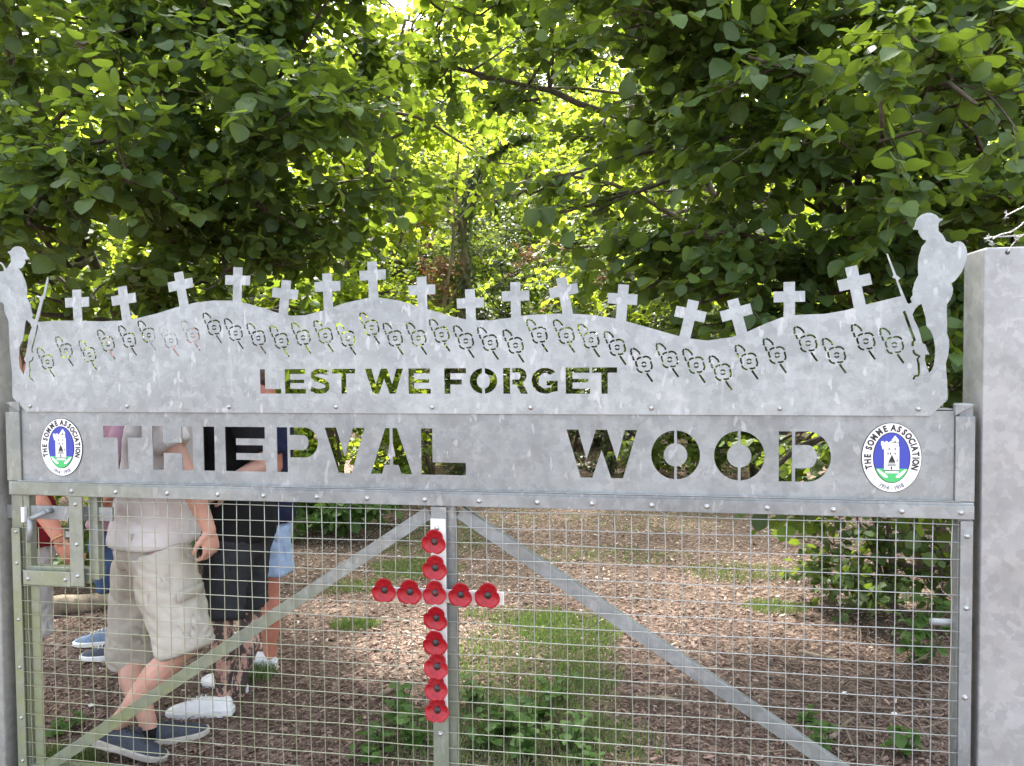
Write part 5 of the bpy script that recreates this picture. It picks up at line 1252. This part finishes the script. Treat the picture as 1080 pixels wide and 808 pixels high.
def patch(name, m, c, ex, ez, w_, h_, nrm_, parent, th=.004):
    mb = MB(); ex = nz(ex); ez = nz(ez); nn_ = nz(nrm_); vs = []
    for yy in (0, th):
        for i in range(7):
            for j in range(3):
                u = (i/6-.5)*w_; v = (j/2-.5)*h_ - (.25*h_*(1-abs(i/3-1)) if j == 0 and name == 'pocket_flap' else 0)
                vs.append(np.array(c)+ex*u+ez*v+nn_*(yy+.006*math.cos(u/w_*2.6)))
    f = []
    for k in range(2):
        for i in range(6):
            for j in range(2):
                q_ = [k*21+i*3+j, k*21+(i+1)*3+j, k*21+(i+1)*3+j+1, k*21+i*3+j+1]; f.append(tuple(q_))
    edge_ = [0, 3, 6, 9, 12, 15, 18, 19, 20, 17, 14, 11, 8, 5, 2, 1]
    f += [(edge_[i], edge_[(i+1) % 16], edge_[(i+1) % 16]+21, edge_[i]+21) for i in range(16)]
    mb.add(vs, f); return mb.build(name, m, parent, smooth=True)
shorts_o = [c_ for c_ in root.children if c_.name.startswith('shorts')][0]
dgc = bpy.context.evaluated_depsgraph_get()
def hit(px, py, o):
    """point and normal of a garment's surface seen there"""
    r = ray(px, py); r /= np.linalg.norm(r); inv = Vector(cam_pos)-Vector(tuple(o.parent.location))
    ok, loc, nr, _ = o.ray_cast(inv, Vector(r))
    return (np.array(loc), np.array(nr)) if ok else (None, None)
for nm, px, py, w_, h_ in (('pocket_flap', 157, 566, .13, .035), ('cargo_flap', 200, 626, .14, .045)):
    c_, n_ = hit(px, py, shorts_o)
    if c_ is not None:
        pt = patch(nm, stone_c, c_, np.cross((0, 0, 1), n_), (0, 0, 1), w_, h_, n_, root, .004 if nm != 'cargo_flap' else .009)
        if nm == 'pocket': continue
        bt_ = MB().disc(c_+nz(n_)*.009+(0, 0, -.008), n_, .008, .002, 10); bt_.build('button', plain('brown_button', (.05, .02, .015), .4), pt, smooth=True)
c_, n_ = hit(193, 692, shorts_o)
if c_ is not None: MB().disc(c_, n_, .009, .002, 10).build('hem_toggle', plain('brown_toggle', (.05, .02, .015), .4), root, smooth=True)
for s, an, kn in (('R', g['anR'], g['knR']), ('L', g['anL'], g['knL'])):
    mb = MB(); mb.tube([an-(0, 0, .035), lerp(an, kn, .03)], [.040, .0385], 14); mb.build('sock', socks, root, smooth=True)
# man in black polo and charcoal shorts with tattooed legs
B = dict(pelvis=W(250, 556, 3.52), neck=W(250, 408, 3.52), head=W(243, 372, 3.52),
         shR=W(240, 428, 3.72), elR=W(228, 492, 3.75), wrR=W(222, 520, 3.6), haR=W(212, 530, 3.55), shL=W(254, 430, 3.34), elL=W(277, 492, 3.34), wrL=W(236, 512, 3.26), haL=W(222, 520, 3.26),
         hipR=W(258, 575, 3.6), knR=W(264, 650, 3.66), anR=W(252, 727, 3.60), hipL=W(242, 575, 3.42), knL=W(233, 658, 3.38), anL=W(236, 737, 3.43))
person('man in black polo and charcoal shorts with tattooed calves and white trainers', (-.92, .3), B, sk2, hr['dark'], blackt, greys, (.82, .90),
       [(gz0(W(258, 748, 3.60)), (-.8, .5), 0., shw, solw, shw, None), (gz0(W(246, 764, 3.40)), (-.98, -.02), 0., shw, solw, shw, None)], look=(-.9, .1, 0), short_r=(.098, .085), shirt_hem=-.05)
# person in pale blue shorts
Cc = dict(pelvis=W(278, 545, 4.02), neck=W(280, 416, 4.02), head=W(275, 387, 4.02),
          shR=W(272, 432, 4.2), elR=W(262, 490, 4.22), wrR=W(250, 520, 4.1), haR=W(242, 525, 4.05), shL=W(284, 434, 3.84), elL=W(290, 492, 3.82), wrL=W(268, 520, 3.72), haL=W(255, 522, 3.7),
          hipR=W(272, 560, 4.1), knR=W(270, 622, 4.08), anR=W(268, 678, 4.12), hipL=W(281, 560, 3.92), knL=W(283, 628, 3.92), anL=W(285, 688, 3.93))
person('person in navy shirt and pale blue shorts standing farthest right of the group', (-.95, .1), Cc, sk3, hr['brown'], navy, pblue, (.62, .64),
       [(gz0(W(272, 690, 4.14)), (-.7, .6), 0., shw, solw, shw, None), (gz0(W(292, 703, 3.93)), (-.98, -.1), 0., shw, solw, shw, None)], look=(-.9, .1, 0), short_r=(.112, .12), shirt_hem=-.02)
# person in mauve shirt, mostly hidden behind the walking man
D = dict(pelvis=W(126, 552, 4.2), neck=W(136, 412, 4.2), head=W(131, 384, 4.2),
         shR=W(134, 428, 4.4), elR=W(128, 486, 4.4), wrR=W(112, 515, 4.3), haR=W(104, 530, 4.3), shL=W(136, 430, 4.02), elL=W(124, 505, 4.0), wrL=W(112, 528, 3.95), haL=W(104, 540, 3.95),
         hipR=W(122, 568, 4.28), knR=W(130, 628, 4.26), anR=W(134, 676, 4.3), hipL=W(118, 568, 4.1), knL=W(131, 630, 4.08), anL=W(140, 690, 4.08))
person('person in mauve shirt and blue denim shorts half hidden behind the walking man', (-.95, -.2), D, sk4, hr['brown'], maroon, denim, (.8, .82),
       [(gz0(W(136, 685, 4.28)), (-.97, -.1), 0., shb, solw, shw, 'pale blue trainer'), (gz0(W(146, 695, 4.08)), (-.97, -.1), 0., shn, solw, shw, 'black and white trainer')], look=(-.9, -.3, 0), short_r=(.105, .105), shirt_hem=.0)
# person at the left post
E_ = dict(pelvis=W(10, 570, 3.36), neck=W(8, 420, 3.36), head=W(3, 386, 3.38),
         shR=W(24, 440, 3.3), elR=W(34, 520, 3.26), wrR=W(64, 570, 3.2), haR=W(76, 592, 3.2), shL=W(-18, 440, 3.42), elL=W(-26, 510, 3.45), wrL=W(-20, 560, 3.4), haL=W(-16, 590, 3.4), pnR=np.array([.3, .9, 0.]),
         hipR=W(22, 592, 3.36), knR=W(28, 675, 3.36), anR=W(32, 745, 3.42), hipL=W(0, 592, 3.36), knL=W(6, 680, 3.28), anL=W(12, 757, 3.28))
rE = person('person in red shirt and white shorts at the gatepost, arm reaching behind the latch', (.25, -.95), E_, sk4, hr['brown'], redt, whites, (.95, .95),
       [(gz0(W(32, 750, 3.52)), (.35, -.9), 0., shw, solw, shw, None), (gz0(W(10, 760, 3.38)), (.2, -.95), 0., shw, solw, shw, None)], look=(.6, -.75, 0), short_r=(.1, .1), shirt_hem=-.02)
g_ = rE[2]; t_ = nz(g_['haR']-g_['wrR']); bmb = MB(); a_ = nz(np.cross(t_, (0, 0, 1))); b_ = np.cross(t_, a_); c_ = lerp(g_['elR'], g_['wrR'], .93)
bmb.tube([c_+(a_*math.cos(x)+b_*math.sin(x))*.031 for x in np.linspace(0, 2*math.pi, 17)], .0022, 6); bmb.build('bracelet', plain('gold_bracelet', (.7, .5, .2), .3, .9), rE[0], smooth=True)
